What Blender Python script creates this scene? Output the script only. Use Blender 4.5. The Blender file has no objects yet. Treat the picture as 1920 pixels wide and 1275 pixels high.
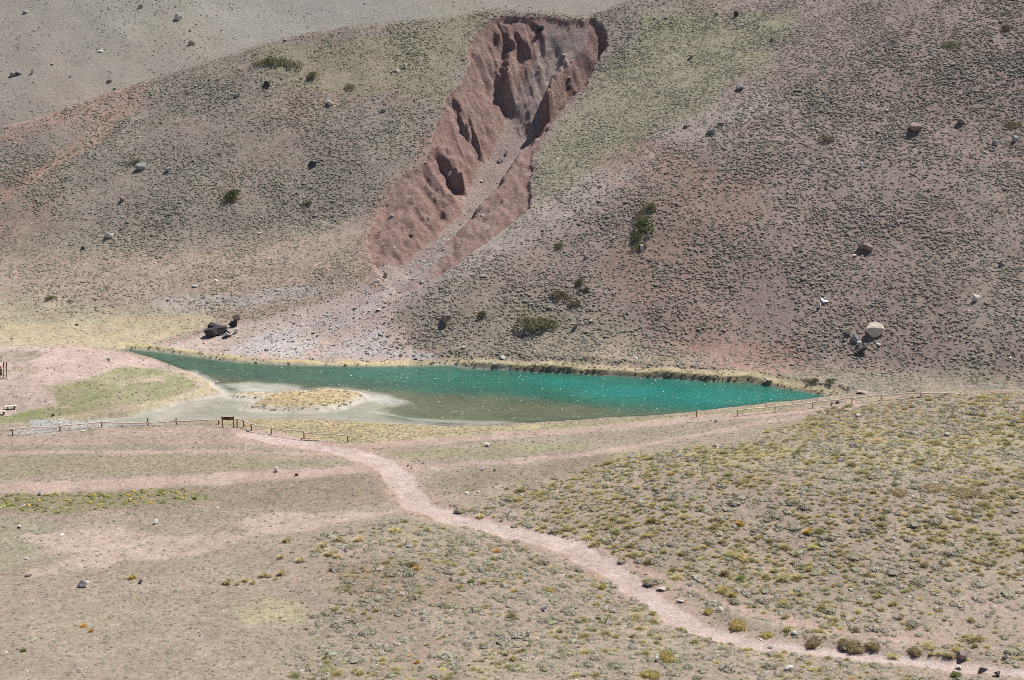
import bpy, bmesh, math, random
import numpy as np
from mathutils import Vector, Matrix
random.seed(7); RNG = np.random.default_rng(7)
scene = bpy.context.scene
COL = scene.collection
# ------------------------------------------------------------------ camera
FPX, W0, H0 = 2637.0, 1920.0, 1275.0
PITCH = math.radians(16.3); CAMZ = 60.0
SP, CP = math.sin(PITCH), math.cos(PITCH)
cam = bpy.data.cameras.new('camera'); camo = bpy.data.objects.new('camera', cam)
COL.objects.link(camo); scene.camera = camo
camo.location = (0, 0, CAMZ); camo.rotation_euler = (math.pi/2 - PITCH, 0, 0)
cam.sensor_width = 36.0; cam.lens = 36.0*FPX/W0; cam.clip_start = 0.5; cam.clip_end = 3000
# ------------------------------------------------------------------ sky and sun
SUN_EL = math.radians(57.0); SUN_AZ = math.atan2(0.72, 0.62)   # clockwise from +Y
SUND = Vector((math.sin(SUN_AZ)*math.cos(SUN_EL), math.cos(SUN_AZ)*math.cos(SUN_EL), math.sin(SUN_EL)))
world = bpy.data.worlds.new('World'); scene.world = world; world.use_nodes = True
nt = world.node_tree; bg = nt.nodes['Background']
sky = nt.nodes.new('ShaderNodeTexSky'); sky.sky_type = 'NISHITA'; sky.sun_disc = False
sky.sun_elevation = SUN_EL; sky.sun_rotation = SUN_AZ; sky.altitude = 2900
nt.links.new(sky.outputs[0], bg.inputs[0]); bg.inputs[1].default_value = 0.072
sl = bpy.data.lights.new('sun', 'SUN'); sl.energy = 5.0; sl.angle = math.radians(0.5); sl.color = (1, .972, .935)
slo = bpy.data.objects.new('sun', sl); COL.objects.link(slo)
slo.rotation_euler = SUND.to_track_quat('Z', 'Y').to_euler(); slo.location = (80, 80, 200)
scene.view_settings.view_transform = 'Standard'; scene.view_settings.look = 'None'
scene.view_settings.exposure = 0.32; scene.view_settings.gamma = 1.0
scene.render.engine = 'CYCLES'; scene.cycles.use_denoising = False; scene.cycles.filter_width = 1.0; scene.cycles.max_bounces = 5; scene.cycles.transparent_max_bounces = 8
# ------------------------------------------------------------------ small maths
_T = np.random.default_rng(3).random((8, 256, 256))
def vn(x, y, s=0):
    x = np.asarray(x, float); y = np.asarray(y, float)
    xi = np.floor(x).astype(int); yi = np.floor(y).astype(int)
    fx = x-xi; fy = y-yi
    fx = fx*fx*(3-2*fx); fy = fy*fy*(3-2*fy); T = _T[s % 8]
    a = T[xi & 255, yi & 255]; b = T[(xi+1) & 255, yi & 255]
    c = T[xi & 255, (yi+1) & 255]; d = T[(xi+1) & 255, (yi+1) & 255]
    return (a*(1-fx)+b*fx)*(1-fy)+(c*(1-fx)+d*fx)*fy-0.5
def fbm(x, y, o=4, s=0):
    r = 0; a = 1.0
    for k in range(o):
        r = r+a*vn(x*2**k+17.3*k+5.1*s, y*2**k-9.7*k+3.7*s, s+k); a *= .5
    return r          # about -1 .. 1
def sstep(a, b, x):
    t = np.clip((x-a)/(b-a), 0, 1); return t*t*(3-2*t)
def smax(a, b, k):
    h = np.clip(.5+.5*(a-b)/k, 0, 1); return b*(1-h)+a*h+k*h*(1-h)
def smin(a, b, k): return -smax(-a, -b, k)
def raydir(px, py):
    px = np.asarray(px, float); py = np.asarray(py, float)
    cx = (px-W0/2)/FPX; cy = (H0/2-py)/FPX
    return cx, CP+cy*SP, -SP+cy*CP
def at_z(px, py, z):
    dx, dy, dz = raydir(px, py); t = (np.asarray(z, float)-CAMZ)/dz
    return dx*t, dy*t
def project(X, Y, Z):
    d = Y*CP+(CAMZ-Z)*SP; up = Y*SP+(Z-CAMZ)*CP
    return W0/2+FPX*X/d, H0/2-FPX*up/d, d
def segdist(X, Y, P, closed=False):
    """distance, running length of nearest point to a polyline in plan"""
    n = len(P); best = np.full(X.shape, 1e9); tl = np.zeros(X.shape); acc = 0.0
    for i in range(n if closed else n-1):
        a = P[i]; b = P[(i+1) % n]; d = b-a; L = math.hypot(*d)+1e-9
        t = np.clip(((X-a[0])*d[0]+(Y-a[1])*d[1])/L**2, 0, 1)
        r = np.hypot(X-a[0]-t*d[0], Y-a[1]-t*d[1]); m = r < best
        best = np.where(m, r, best); tl = np.where(m, acc+t*L, tl); acc += L
    return best, tl
def inside(X, Y, P):
    r = np.zeros(X.shape, bool); n = len(P)
    for i in range(n):
        x1, y1 = P[i]; x2, y2 = P[(i+1) % n]
        if y1 == y2: continue
        c = ((y1 > Y) != (y2 > Y)) & (X < (x2-x1)*(Y-y1)/(y2-y1)+x1)
        r ^= c
    return r
def sdist(X, Y, P):
    d, _ = segdist(X, Y, P, True); return np.where(inside(X, Y, P), d, -d)
# ------------------------------------------------------------------ the sheet's grid: fan of columns, rows by distance
us = np.concatenate([np.linspace(-.66, -.415, 40, endpoint=False), np.linspace(-.415, .415, 1000), np.linspace(.415, .66, 41)[1:]])
Ys = np.concatenate([np.arange(45, 92, 2.0), np.arange(92, 185, .42), np.arange(185, 300, .27), np.arange(300, 350, 1.5)])
NU, NY = len(us), len(Ys)
GU, GY = np.meshgrid(us, Ys); GX = GU*GY            # [row, col]
def samp(F, X, Y):
    X = np.asarray(X, float); Y = np.asarray(Y, float); u = X/Y
    i = np.clip(np.searchsorted(us, u)-1, 0, NU-2); j = np.clip(np.searchsorted(Ys, Y)-1, 0, NY-2)
    a = np.clip((u-us[i])/(us[i+1]-us[i]), 0, 1); b = np.clip((Y-Ys[j])/(Ys[j+1]-Ys[j]), 0, 1)
    if F.ndim == 3: a = a[..., None]; b = b[..., None]
    return (F[j, i]*(1-a)+F[j, i+1]*a)*(1-b)+(F[j+1, i]*(1-a)+F[j+1, i+1]*a)*b
# --- low ground: thin-plate spline through surveyed spots (pixel column, pixel row, height above the lake)
G = [(-300,640,1.0),(0,640,.5),(200,640,.4),(-300,600,2),(0,608,1.2),(200,600,1.2),(0,575,2.4),(200,570,2.6),(400,600,1.6),(390,640,.5),
 (0,545,4),(200,540,4.5),(400,560,3.6),(300,640,.5),(450,650,.9),(600,660,.8),(800,670,.6),(600,620,2.2),(500,590,2.8),(700,600,3.6),(650,560,5.5),
 (740,560,6),(800,640,1.4),(720,525,8),(860,676,.8),(1000,682,1.3),(1200,695,1.3),(1400,706,1.2),(1600,722,1.2),(1800,726,1.2),(2100,735,2),
 (-300,655,3.2),(0,654,2.7),(100,655,2.3),(200,662,1.6),(280,680,.9),(340,700,.5),(380,722,.25),(0,700,2.7),(0,735,2.1),(100,700,2.3),(100,745,1.3),
 (200,700,1.7),(200,740,.9),(290,725,.8),(0,775,.9),(100,772,.6),(200,768,.4),(-300,750,2.6),(-300,800,1.5),
 (24,815,1.0),(113,808,1.05),(191,801,1.05),(278,797,1.1),(331,796,1.2),(428,795,1.3),(471,806,1.1),(509,812,.95),(570,820,.8),(652,828,.75),
 (330,789,.3),(480,789,.3),(600,795,.3),(700,800,.35),(850,805,.35),(1000,797,.3),(700,828,.7),(850,822,.7),(1000,812,.7),
 (1150,795,.5),(1306,780,.6),(1383,776,.7),(1453,771,.8),(1524,765,1.0),(1597,755,1.5),(1652,748,2),(1780,739,3.0),(1920,734,3.6),(2200,728,4.5),
 (0,830,1.7),(300,820,1.7),(0,850,1.9),(300,847,1.9),(550,840,1.3),(0,880,1.8),(300,875,1.8),(600,865,1.3),(0,912,2.2),(300,902,2.2),(600,884,2.0),(740,872,1.6),
 (0,960,1.2),(300,952,1.25),(600,950,1.4),(-300,905,2.4),(-300,960,1.3),(900,866,1.7),(1050,857,1.7),(900,905,.9),(1050,890,1.2),
 (0,1050,1.7),(300,1050,1.8),(600,1040,2.5),(800,1020,2.8),(0,1160,2.8),(300,1160,2.8),(600,1150,3.0),(0,1275,4.4),(400,1275,4.2),(700,1275,4.5),(960,1275,4.8),
 (1400,1275,4.4),(1920,1275,4.8),(-400,1275,4.5),(2300,1275,5),(800,955,1.5),(1000,1003,1.8),(1150,1070,2.2),(1300,1155,2.6),(1500,1205,3.0),(1800,1240,3.3),
 (1000,1100,3.2),(900,1180,3.6),(1200,1200,3.6),(1080,900,2.0),(1200,880,3.2),(1350,850,3.8),(1500,840,4.2),(1700,815,4.6),(1920,800,5.0),(1250,950,3.8),(1500,930,5.2),(1750,930,5.9),
 (1500,1030,3.7),(1300,1060,2.9),(1700,1030,4.6),(1920,1000,5.2),(1700,1150,4),(1920,1180,4.2),(1500,1120,3.4),(1450,800,2.0),(1300,810,1.3),(1150,825,1.0),(1600,790,2.8),(2200,900,6),(2200,1100,5.5)]
G = np.array(G, float); gx, gy = at_z(G[:, 0], G[:, 1], G[:, 2])
CP_ = np.stack([gx, gy], 1)
extra = [(-60,60,9),(0,60,9),(60,60,9),(-30,45,11),(30,45,11),(-170,330,4),(170,330,4),(0,330,6),(-140,260,5),(140,260,3),(120,190,2.5),(-130,190,3),(100,120,6),(-100,120,4)]
CP_ = np.vstack([CP_, [(a, b) for a, b, c in extra]]); CZ = np.concatenate([G[:, 2], [c for a, b, c in extra]])
def tpsk(r2): return .5*r2*np.log(r2+1e-9)
n = len(CP_); D2 = ((CP_[:, None]-CP_[None])**2).sum(-1)
A = np.zeros((n+3, n+3)); A[:n, :n] = tpsk(D2)+np.eye(n)*25.0; A[:n, n] = 1; A[:n, n+1:] = CP_; A[n, :n] = 1; A[n+1:, :n] = CP_.T
wt = np.linalg.solve(A, np.concatenate([CZ, [0, 0, 0]]))
def tps(X, Y):
    r = wt[n]+wt[n+1]*X+wt[n+2]*Y
    for k in range(n): r = r+wt[k]*tpsk((X-CP_[k, 0])**2+(Y-CP_[k, 1])**2)
    return r
su = np.linspace(-.66, .66, 200); sy = np.linspace(45, 350, 260)       # coarse evaluation, then bilinear lookup
cU, cY = np.meshgrid(su, sy); cz = tps(cU*cY, cY)
iu = np.clip((GU+.66)/1.32*199, 0, 198.999); iy = np.clip((GY-45)/305*259, 0, 258.999)
i0 = iu.astype(int); j0 = iy.astype(int); fa = iu-i0; fb = iy-j0
Zg = (cz[j0, i0]*(1-fa)+cz[j0, i0+1]*fa)*(1-fb)+(cz[j0+1, i0]*(1-fa)+cz[j0+1, i0+1]*fa)*fb
# --- the two hills
warp = 3.0*fbm(GX/40, GY/40, 3, 2)
ZL = .6*(GY-221+.15*(GX+84)) + warp*.8
PF = .6*(GY-192.5+.2*GX) + warp*.8
PL = 15.2+.288*(GX-3.3)+.303*(GY-217.6) + warp*.5
ZR = smin(PF, PL, 5.0)
ZL = ZL-2.6*np.exp(-((ZL-ZR)/6.0)**2)*sstep(0, 8, ZL)
hill = smax(ZL, ZR, .7)
RID = [(-900,430),(-300,300),(0,238),(100,210),(200,172),(300,141),(420,104),(480,84),(560,63),(640,51),(760,36),(870,23),(940,18),(1010,20),(1080,29),(1100,32),(1135,18),(1180,0),
       (1250,-25),(1400,-70),(1600,-120),(1920,-190),(2400,-280),(3200,-420)]
rdx, rdy, rdz = raydir([p[0] for p in RID], [p[1] for p in RID])
rs = np.interp(us, rdx/rdy, -rdz/rdy)
line = CAMZ-rs[None, :]*GY
over = hill > line; jc = np.where(over.any(0), over.argmax(0), NY-1); Yc = Ys[jc]
ker = np.ones(41)/41; Yc = np.convolve(np.pad(Yc, 20, 'edge'), ker, 'valid')
cap = line-.30*np.maximum(GY-Yc[None, :], -4)-.004*np.maximum(GY-Yc[None, :], 0)**2
hill = smin(hill, cap, 1.6)+.25
Z0 = smax(Zg, hill, 2.2)
Z0 = Z0+.16*fbm(GX/5, GY/5, 4, 1)*sstep(-1, 3, Z0)+.5*fbm(GX/14, GY/14, 3, 3)*sstep(0, 8, hill)
isH = sstep(-1.5, 1.5, hill-Zg)
def cast(pts, Z, off=0.0):
    """pixels -> points on the sheet"""
    pts = np.asarray(pts, float); dx, dy, dz = raydir(pts[:, 0], pts[:, 1])
    yy = np.arange(92, 340, .2); out = []
    for k in range(len(pts)):
        X = dx[k]/dy[k]*yy; zz = CAMZ+dz[k]/dy[k]*yy
        h = samp(Z, X, yy)-zz; m = np.nonzero(h > 0)[0]
        if len(m) and m[0] > 0:
            a = m[0]; t = -h[a-1]/(h[a]-h[a-1]+1e-9); y = yy[a-1]+t*.2
        else: y = yy[-1] if not len(m) else yy[0]
        out.append((dx[k]/dy[k]*y, y))
    return np.array(out)
# --- the lake: shoreline laid out on the water plane
SH_FAR = [(236,653),(300,659),(360,667),(440,678),(520,683),(600,685),(700,686),(790,685),(850,684),(872,689),(1000,697),(1150,705),(1280,712),(1365,717),(1400,717),(1440,724),(1540,740),(1566,745)]
SH_NEAR = [(1500,752),(1420,760),(1350,768),(1290,776),(1200,783),(1060,790),(950,796),(900,800),(840,801),(780,796),(720,795),(660,790),(600,786),(520,785),(450,787),(390,789),(320,791),(250,795),(190,797),
           (130,795),(180,786),(240,780),(300,765),(345,752),(385,744),(420,738),(404,727),(392,716),(360,700),(320,686),(280,670),(240,660),(222,655)]
LAKE = np.stack(at_z([p[0] for p in SH_FAR+SH_NEAR], [p[1] for p in SH_FAR+SH_NEAR], 0.0), 1)
ISL_PX = [(432,743),(460,738),(500,739),(540,735),(600,731),(650,732),(690,743),(668,752),(640,765),(590,769),(520,769),(458,765),(480,758),(486,749)]
ISL = np.stack(at_z([p[0] for p in ISL_PX], [p[1] for p in ISL_PX], 0.0), 1)
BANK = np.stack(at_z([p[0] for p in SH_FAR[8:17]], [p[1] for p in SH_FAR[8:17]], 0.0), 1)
lb = (GY > 160) & (GY < 215) & (np.abs(GX) < 90)
X_, Y_ = GX[lb], GY[lb]
wob = .35*fbm(X_/2.2, Y_/2.2, 3, 5)
dl = np.minimum(sdist(X_, Y_, LAKE)+wob, -(sdist(X_, Y_, ISL)+wob*1.7))
z = Z0[lb]
bankd, bankt = segdist(X_, Y_, BANK)
bh = .10+.62*np.exp(-(bankd/2.5)**2)*sstep(0, 6, bankt)*sstep(48, 42, bankt)*(.75+.6*fbm(X_/4, Y_/4, 2, 6))
outz = np.maximum(z, bh*sstep(0, .3, -dl)+.012*np.clip(-dl, 0, 12))
outz = np.minimum(outz, bh*sstep(0, .35, -dl)+.05+.42*np.clip(-dl, 0, 99)+.35*np.clip(-dl-1.5, 0, 99)**2)
isl = sdist(X_, Y_, ISL)+wob*1.7
outz = np.where(isl > -.8, np.clip(.05+.3*(1-np.exp(-np.clip(isl+.4, 0, 9)/.8))+.08*fbm(X_/1.2, Y_/1.2, 3, 2), .04, .6), outz)
Z1 = Z0.copy(); Z1[lb] = np.where(dl > 0, -.06-.16*np.clip(dl, 0, 9), outz)
DL = np.full(GX.shape, -50.0); DL[lb] = dl
# --- the gully: its rim on the uncut hill, then the cut
ER_L = [(948,24),(920,36),(900,52),(880,76),(873,100),(870,135),(848,165),(835,190),(822,225),(806,262),(803,295),(775,320),(742,345),(716,378),(698,410),(690,450),(690,485),(702,515),(715,530)]
ER_R = [(1090,38),(1115,32),(1140,52),(1146,84),(1128,108),(1105,145),(1066,185),(1040,215),(1022,250),(1008,285),(992,325),(990,385),(960,415),(905,462),(850,500),(800,528),(760,545)]
HEAD = [(948,24),(975,24),(1010,26),(1050,31),(1090,38)]
wL = cast([(a, b+2) for a, b in ER_L], Z1); wR = cast([(a, b+2) for a, b in ER_R], Z1); wH = cast([(a, b+2) for a, b in HEAD], Z1)
GUL = np.vstack([wL[::-1], wH[1:-1], wR])
gb = (GX > GUL[:, 0].min()-2) & (GX < GUL[:, 0].max()+2) & (GY > GUL[:, 1].min()-2) & (GY < GUL[:, 1].max()+2)
X_, Y_ = GX[gb], GY[gb]
jx = .55*fbm(X_/1.3, Y_/1.3, 3, 4)+1.5*fbm(X_/5, Y_/5, 3, 2); jy = .55*fbm(X_/1.3+40, Y_/1.3, 3, 6)+1.5*fbm(X_/5+9, Y_/5, 3, 1)
ins = inside(X_+jx, Y_+jy, GUL)
d1, t1 = segdist(X_+jx, Y_+jy, wL); d2, t2 = segdist(X_+jx, Y_+jy, wR); d3, t3 = segdist(X_+jx, Y_+jy, wH)
along = np.clip((Y_-212)/80, 0, 1)
Dm = .5+7.5*sstep(-.08, .36, along)
r1 = t1+.9*d1
across = .86*X_+.5*Y_+.5*fbm(X_/4, Y_/4, 2, 1); down = .86*Y_-.5*X_
rill = .9*(1-2*np.abs(vn(across/2.4, down/22, 1)))+.55*(1-2*np.abs(vn(across/.95, down/14, 2)))
spur = vn(across/5.5+3, down/40+2, 5)
c1 = 1.1*(1-np.exp(-d1/.5))+.80*d1*(1+.6*spur)-(1.35*rill-.9)*np.clip(d1/3, 0, 1)+.7*fbm(X_/3, Y_/3, 3, 5)*np.clip(d1/2, 0, 1)
c2 = 1.5*(1-np.exp(-d2/.4))+(1.9-.6*sstep(.6, .95, along))*d2*(1+.8*vn(t2/5, d2/9, 3))-.5*np.abs(vn(t2/1.6, d2/4, 4))*2*np.clip(d2/2, 0, 1)
acr3 = .95*X_+.3*Y_; rill3 = (1-2*np.abs(vn(acr3/2.2, Y_/16, 5)))+.5*(1-2*np.abs(vn(acr3/.8, Y_/9, 6)))
c3 = .7*(1-np.exp(-d3/.3))+.42*d3*(1+.6*vn(t3/3.5, d3/14, 6))-(.55*rill3-.35)*np.clip(d3/2, 0, 1)+.4*fbm(X_/3, Y_/3, 3, 1)
cut = smin(smin(c1, c2, 1.0), c3, 1.0); floor_ = cut > Dm-.6
CH = [(1062,46,.8,3.0),(1056,85,1.9,3.4),(1045,122,3.6,2.8),(1028,155,6.2,1.8),(1008,195,6.6,2.2),(985,245,6.6,2.8),(955,295,6.2,3.0),(920,345,5.6,2.6),(888,400,4.6,2.0),(830,455,3.0,1.6),(762,515,1.5,1.6),(705,547,.4,1.6)]
wC = np.array([cast([(a_, b_)], Z1-1.2*d_)[0] for a_, b_, d_, h_ in CH])
dc, tc_ = segdist(X_+.6*jx, Y_+.6*jy, wC); seg_ = np.concatenate([[0], np.cumsum(np.hypot(*np.diff(wC, axis=0).T))])
Dc = np.interp(tc_, seg_, [c_[2] for c_ in CH]); hc_ = np.interp(tc_, seg_, [c_[3] for c_ in CH])
side = np.sign(X_-np.interp(Y_, wC[::-1, 1], wC[::-1, 0])); off = np.clip(dc-hc_*(1+.5*fbm(X_/3, Y_/3, 2, 4)), 0, 99)
Dc = Dc*1.2
cc_ = Dc+2.8*sstep(0, 1.5, off)*(side > 0)*sstep(.5, .7, along)-off*np.where(side > 0, 1.15-.85*sstep(.5, .7, along), .62)*(1+.35*spur)-(1.2*rill-.7)*np.clip(off/2.5, 0, 1)*np.where(side > 0, .7, 1)
floor_m = sstep(.9, .1, off)
cut = np.minimum(smin(cut, np.maximum(cc_, .5), .6), 9); Dm = Dc
rough = sstep(Dm-.3, Dm-1.6, cut)
cut = smin(cut, Dm+.15*fbm(X_/5, Y_/9, 3, 2), 1.0)+(.10+.55*rough)*fbm(X_/1.5, Y_/2.2, 4, 3)
fade = np.clip(np.minimum(np.minimum(d1, d2), d3)/.35, 0, 1)
cut = np.where(ins, np.maximum(cut, .15)*fade, 0)
Z2 = Z1.copy(); Z2[gb] -= cut
GM = np.zeros(GX.shape); GM[gb] = ins
FM = np.zeros(GX.shape); FM[gb] = ins*floor_m*sstep(.3, 1.2, cut)
# rock buttresses left standing in the cut (pixel of the base, half width, half length, height, skew)
for px, py, a, b, h, sk in [(955,214,2.1,4.6,5.0,.1),(1024,228,2.0,6.0,4.4,-.4),(866,366,2.2,5.0,3.4,.55),(936,84,.9,3.0,2.2,.35),(966,98,1.0,3.4,2.6,.35),(990,104,1.3,3.4,2.8,.4),
                            (908,306,1.1,6.0,1.6,.5),(884,270,1.1,6.0,1.7,.5),(985,338,1.2,3.2,1.6,-.4)]:
    q = cast([(px, py)], Z2)[0]
    m = (np.abs(GX-q[0]) < 9) & (GY > q[1]-5) & (GY < q[1]+16)
    y = GY[m]-q[1]; x = GX[m]-q[0]+sk*y
    y = y+1.1*fbm(GX[m]/1.6, GY[m]/1.6, 3, 3); x = x+.8*fbm(GX[m]/1.6, GY[m]/1.6, 3, 7)
    wdt = a*(.55+.45*np.clip(y/b, 0, 1))
    e = np.clip(1.25*(1-np.abs(x)/wdt), 0, 1)**.8*sstep(-.2, .9, y)*(1-.75*np.clip((y-.3*b)/(1.3*b), 0, 1))*sstep(2.0*b, 1.2*b, y)
    Z2[m] = np.where(GM[m] > .5, np.minimum(Z2[m]+h*e*(.9+.45*fbm(GX[m]/1.0, GY[m]/1.0, 4, 1)), np.maximum(Z1[m]-.7+.5*fbm(GX[m]/1.3, GY[m]/1.3, 3, 2), Z2[m])), Z2[m])
Z = Z2
PATHS = [([(1990,1268),(1920,1261),(1850,1254),(1750,1243),(1613,1229),(1500,1219),(1400,1204),(1320,1180),(1280,1162),(1225,1125),(1173,1085),(1120,1049),(1073,1026),(1000,1005),(920,987),(850,970),(790,948),(765,915),(745,885),(715,866),(650,846),(580,834),(520,822),(470,813)], 1.7)]
PX = cast(PATHS[0][0], Z)
pd, pt = segdist(GX, GY, PX)
pd = pd*1.5/np.interp(pt, [0, 18, 30, 45, 200], [.85, .85, 1.25, 1.5, 1.55])
pd = pd+.75*fbm(GX/2.2, GY/2.2, 5, 2)
pathm = sstep(2.0, 1.2, pd)
Z = Z-.16*pathm*(1-isH)
# cut bank on the upper side of the footpath's last bend
bk = cast([(1290,1122),(1400,1168),(1500,1192),(1620,1212),(1780,1226)], Z); bd, bt = segdist(GX, GY, bk)
Z = Z+.35*np.exp(-(bd/1.0)**2)*sstep(0, 5, bt)*(1-pathm)
# ------------------------------------------------------------------ colour of the ground itself, plus painted shade on the far bank
def C(*a): return np.array(a, float)
COLR = np.zeros(GX.shape+(3,)); COLR[:] = C(.375, .282, .228)
VEG = np.full(GX.shape, .45)        # low herb cover
n1 = fbm(GX/9, GY/9, 4, 1); n2 = fbm(GX/3, GY/3, 4, 4); n3 = fbm(GX/25, GY/25, 3, 6)
def mix(m, c, s=1.0, veg=None):
    global VEG
    m = np.clip(m*s, 0, 1); COLR[:] = COLR*(1-m[..., None])+C(*c)*m[..., None]
    if veg is not None: VEG = VEG*(1-m)+veg*m
def pmask(px, feather=1.5, amp=1.5, fq=4.0, seed=1, W=None):
    P = W if W is not None else cast(px, Z)
    lo = P.min(0)-5-amp; hi = P.max(0)+5+amp
    m = (GX > lo[0]) & (GX < hi[0]) & (GY > lo[1]) & (GY < hi[1]); r = np.zeros(GX.shape)
    if m.any():
        d = sdist(GX[m], GY[m], P)+1.5*amp*fbm(GX[m]/fq, GY[m]/fq, 5, seed); r[m] = sstep(-.7*feather, .7*feather, d)*(1 if feather < .2 else np.clip(.85+.55*fbm(GX[m]/1.1, GY[m]/1.1, 3, seed), 0, 1))
    return r
def smask(px, w, feather=.6, amp=.6, fq=3.0, seed=2, W=None):
    P = W if W is not None else cast(px, Z)
    lo = P.min(0)-w-4; hi = P.max(0)+w+4
    m = (GX > lo[0]) & (GX < hi[0]) & (GY > lo[1]) & (GY < hi[1]); r = np.zeros(GX.shape)
    if m.any():
        d, _ = segdist(GX[m], GY[m], P); d = w-d+amp*fbm(GX[m]/fq, GY[m]/fq, 3, seed); r[m] = sstep(-feather, feather, d)
    return r
# colours (albedo)
PINK = (.47, .335, .285); PATHC = (.455, .352, .308); RED = (.36, .215, .175); STRAW = (.45, .37, .24); GREEN = (.20, .235, .09); OLIVE = (.32, .29, .16)
GREY = (.40, .365, .33); BROWN = (.255, .185, .135); SAGE = (.285, .26, .205); MUD = (.50, .465, .375); MAUVE = (.295, .225, .20)
# hills
mix(isH, MAUVE, 1, .5)
mix(isH*(ZL > ZR), (.28, .25, .208), .55)
mix(isH*sstep(1, -2, PF-PL)*(ZR > ZL), (.285, .205, .175), .45)
mix(isH*sstep(-.1, .7, n3+.3*n2), (.325, .25, .222), .8)
mix(isH*sstep(.1, .8, -n3+.4*n1), RED, .55)
mix(isH*sstep(.05, .6, n1), SAGE, .4)
mix(pmask([(1000,375),(1050,240),(1150,105),(1220,20),(1500,15),(1420,130),(1300,210),(1000,395),(900,470),(800,535),(750,560),(770,545),(900,468)], 3, 4, 8)*isH, (.285, .275, .175), .8)
mix(smask([(800,560),(900,480),(1000,415),(1150,330),(1300,245),(1420,185)], 3.5, 3, 2.5, 7), (.40, .335, .30), .65, .2)
mix(pmask([(1150,300),(1300,270),(1420,320),(1400,470),(1250,560),(1150,480),(1200,380)], 5, 5, 9, 3), (.29, .185, .15), .7)
mix(pmask([(1300,640),(1480,640),(1560,700),(1420,720),(1330,700)], 3, 3, 5, 3), (.34, .19, .155), .7, .1)
mix(pmask([(900,570),(1150,560),(1250,680),(950,680),(850,640)], 3, 3, 6, 4), (.33, .29, .18), .45)
mix(pmask([(470,110),(700,48),(940,25),(870,110),(830,200),(700,180),(500,160)], 3, 4, 8, 2)*isH, (.31, .28, .18), .7)
mix(pmask([(0,225),(180,178),(280,170),(230,215),(100,250),(0,270)], 2, 2, 5, 2)*isH, (.38, .24, .20), .8, .1)
mix(smask([(0,375),(90,310),(200,230),(260,195)], 1.0, .8, 1, 6)*isH, (.42, .26, .20), .5, .1)
mix(smask([(60,330),(150,285),(220,235)], .5, .5, .6, 4)*isH, (.44, .27, .20), .6, .1)
mix(pmask([(0,470),(300,440),(690,430),(690,520),(500,550),(0,540)], 5, 4, 8, 5)*isH, (.33, .28, .22), .5)
# foot of the left hill and the flat behind the lake
mix(pmask([(-150,545),(150,560),(330,575),(380,590),(300,605),(-150,612)], 3, 2, 6, 3), (.37, .335, .22), .8, .3)
mix(pmask([(-150,615),(60,603),(200,600),(330,596),(385,590),(400,600),(330,625),(290,650),(200,652),(-150,648)], 1.6, 1.6, 5, 2), STRAW, .9, .1)
mix(pmask([(285,560),(480,545),(660,535),(560,560),(420,580),(330,585)], 1.5, 1.5, 4, 4), GREY, .7, .1)
FAN = pmask([(285,648),(420,612),(560,580),(660,550),(745,545),(738,590),(772,630),(828,676),(700,684),(500,680),(370,664)], 1.5, 1.2, 4, 6)
mix(FAN, (.45, .35, .305), .95, .05)
mix(pmask([(430,655),(500,618),(620,588),(655,600),(600,635),(560,668),(470,668)], 1.2, 2.2, 4, 1), (.47, .44, .415), .9, 0)
mix(pmask([(600,672),(640,640),(700,620),(760,650),(800,672)], 1.2, 2.2, 4, 5), (.46, .42, .39), .8, 0)
mix(smask([(555,640),(640,600),(690,580),(740,552),(790,530),(850,498)], .7, .6, .8, 3), (.50, .40, .25), .7, 0)
mix(smask([(600,660),(680,610),(730,590)], .8, .8, 1.2, 3), (.47, .29, .235), .6, 0)
# gully
mix(GM, (.34, .222, .192), 1, 0)
gn = fbm((.86*GX+.5*GY)/1.6, (.86*GY-.5*GX)/9, 4, 3)+.5*fbm(GX/1.2, GY/1.2, 3, 6)
mix(GM*sstep(.1, .7, gn), (.225, .14, .122), .85)
mix(GM*sstep(.1, .8, -gn), (.40, .285, .245), .7)
mix(GM*pmask([(690,380),(800,300),(880,390),(800,480),(700,520)], 2, 2), (.31, .20, .172), .7)
mix(FM, (.37, .295, .262), .85)
mix(pmask([(1400,705),(1500,722),(1600,738),(1700,737),(1960,729),(1960,690),(1560,690)], 1.5, 1.5), (.285, .245, .19), .8, .6)
mix(pmask([(745,592),(780,630),(832,673),(900,682),(1100,690),(1150,600),(950,520),(850,520)], .6, .5, 3, 3), (.285, .235, .19), .75, .6)
MOUTH = pmask([(700,505),(760,500),(840,490),(770,548),(745,590),(690,620),(560,640),(540,600),(640,560)], 1.6, 1.6, 3, 4)
mix(MOUTH, (.43, .34, .30), .8, 0)
mix(smask(None, 1.6, 1.5, 1.2, 3, 3, W=wL[9:])*(1-GM), (.33, .205, .17), .6, .2)
mix(smask([(838,470),(790,505),(740,540),(690,575),(620,615)], .8, .8, 1.0, 3), (.46, .40, .365), .7, 0)
# straw fringes
FARL = np.stack(at_z([p[0] for p in SH_FAR[:10]], [p[1]-1 for p in SH_FAR[:10]], 0.0), 1)
mix(smask(None, .75, .5, 1.2, 2.5, 3, W=FARL)*(DL < .2), (.53, .43, .22), .95, 0)
FARR = np.stack(at_z([p[0] for p in SH_FAR[8:]], [p[1]-1 for p in SH_FAR[8:]], 0.0), 1)
mix(smask(None, 1.3, .7, 1.0, 3.5, 3, W=FARR)*(DL < .2), (.47, .40, .24), .95, .1)
mix(np.exp(-(np.clip(segdist(GX, GY, BANK)[0]-.1, 0, 9)/.28)**2)*(DL < .3)*(GX > -8), (.13, .095, .065), .9, 0)  # shade of the undercut bank face painted in as dark brown earth
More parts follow.
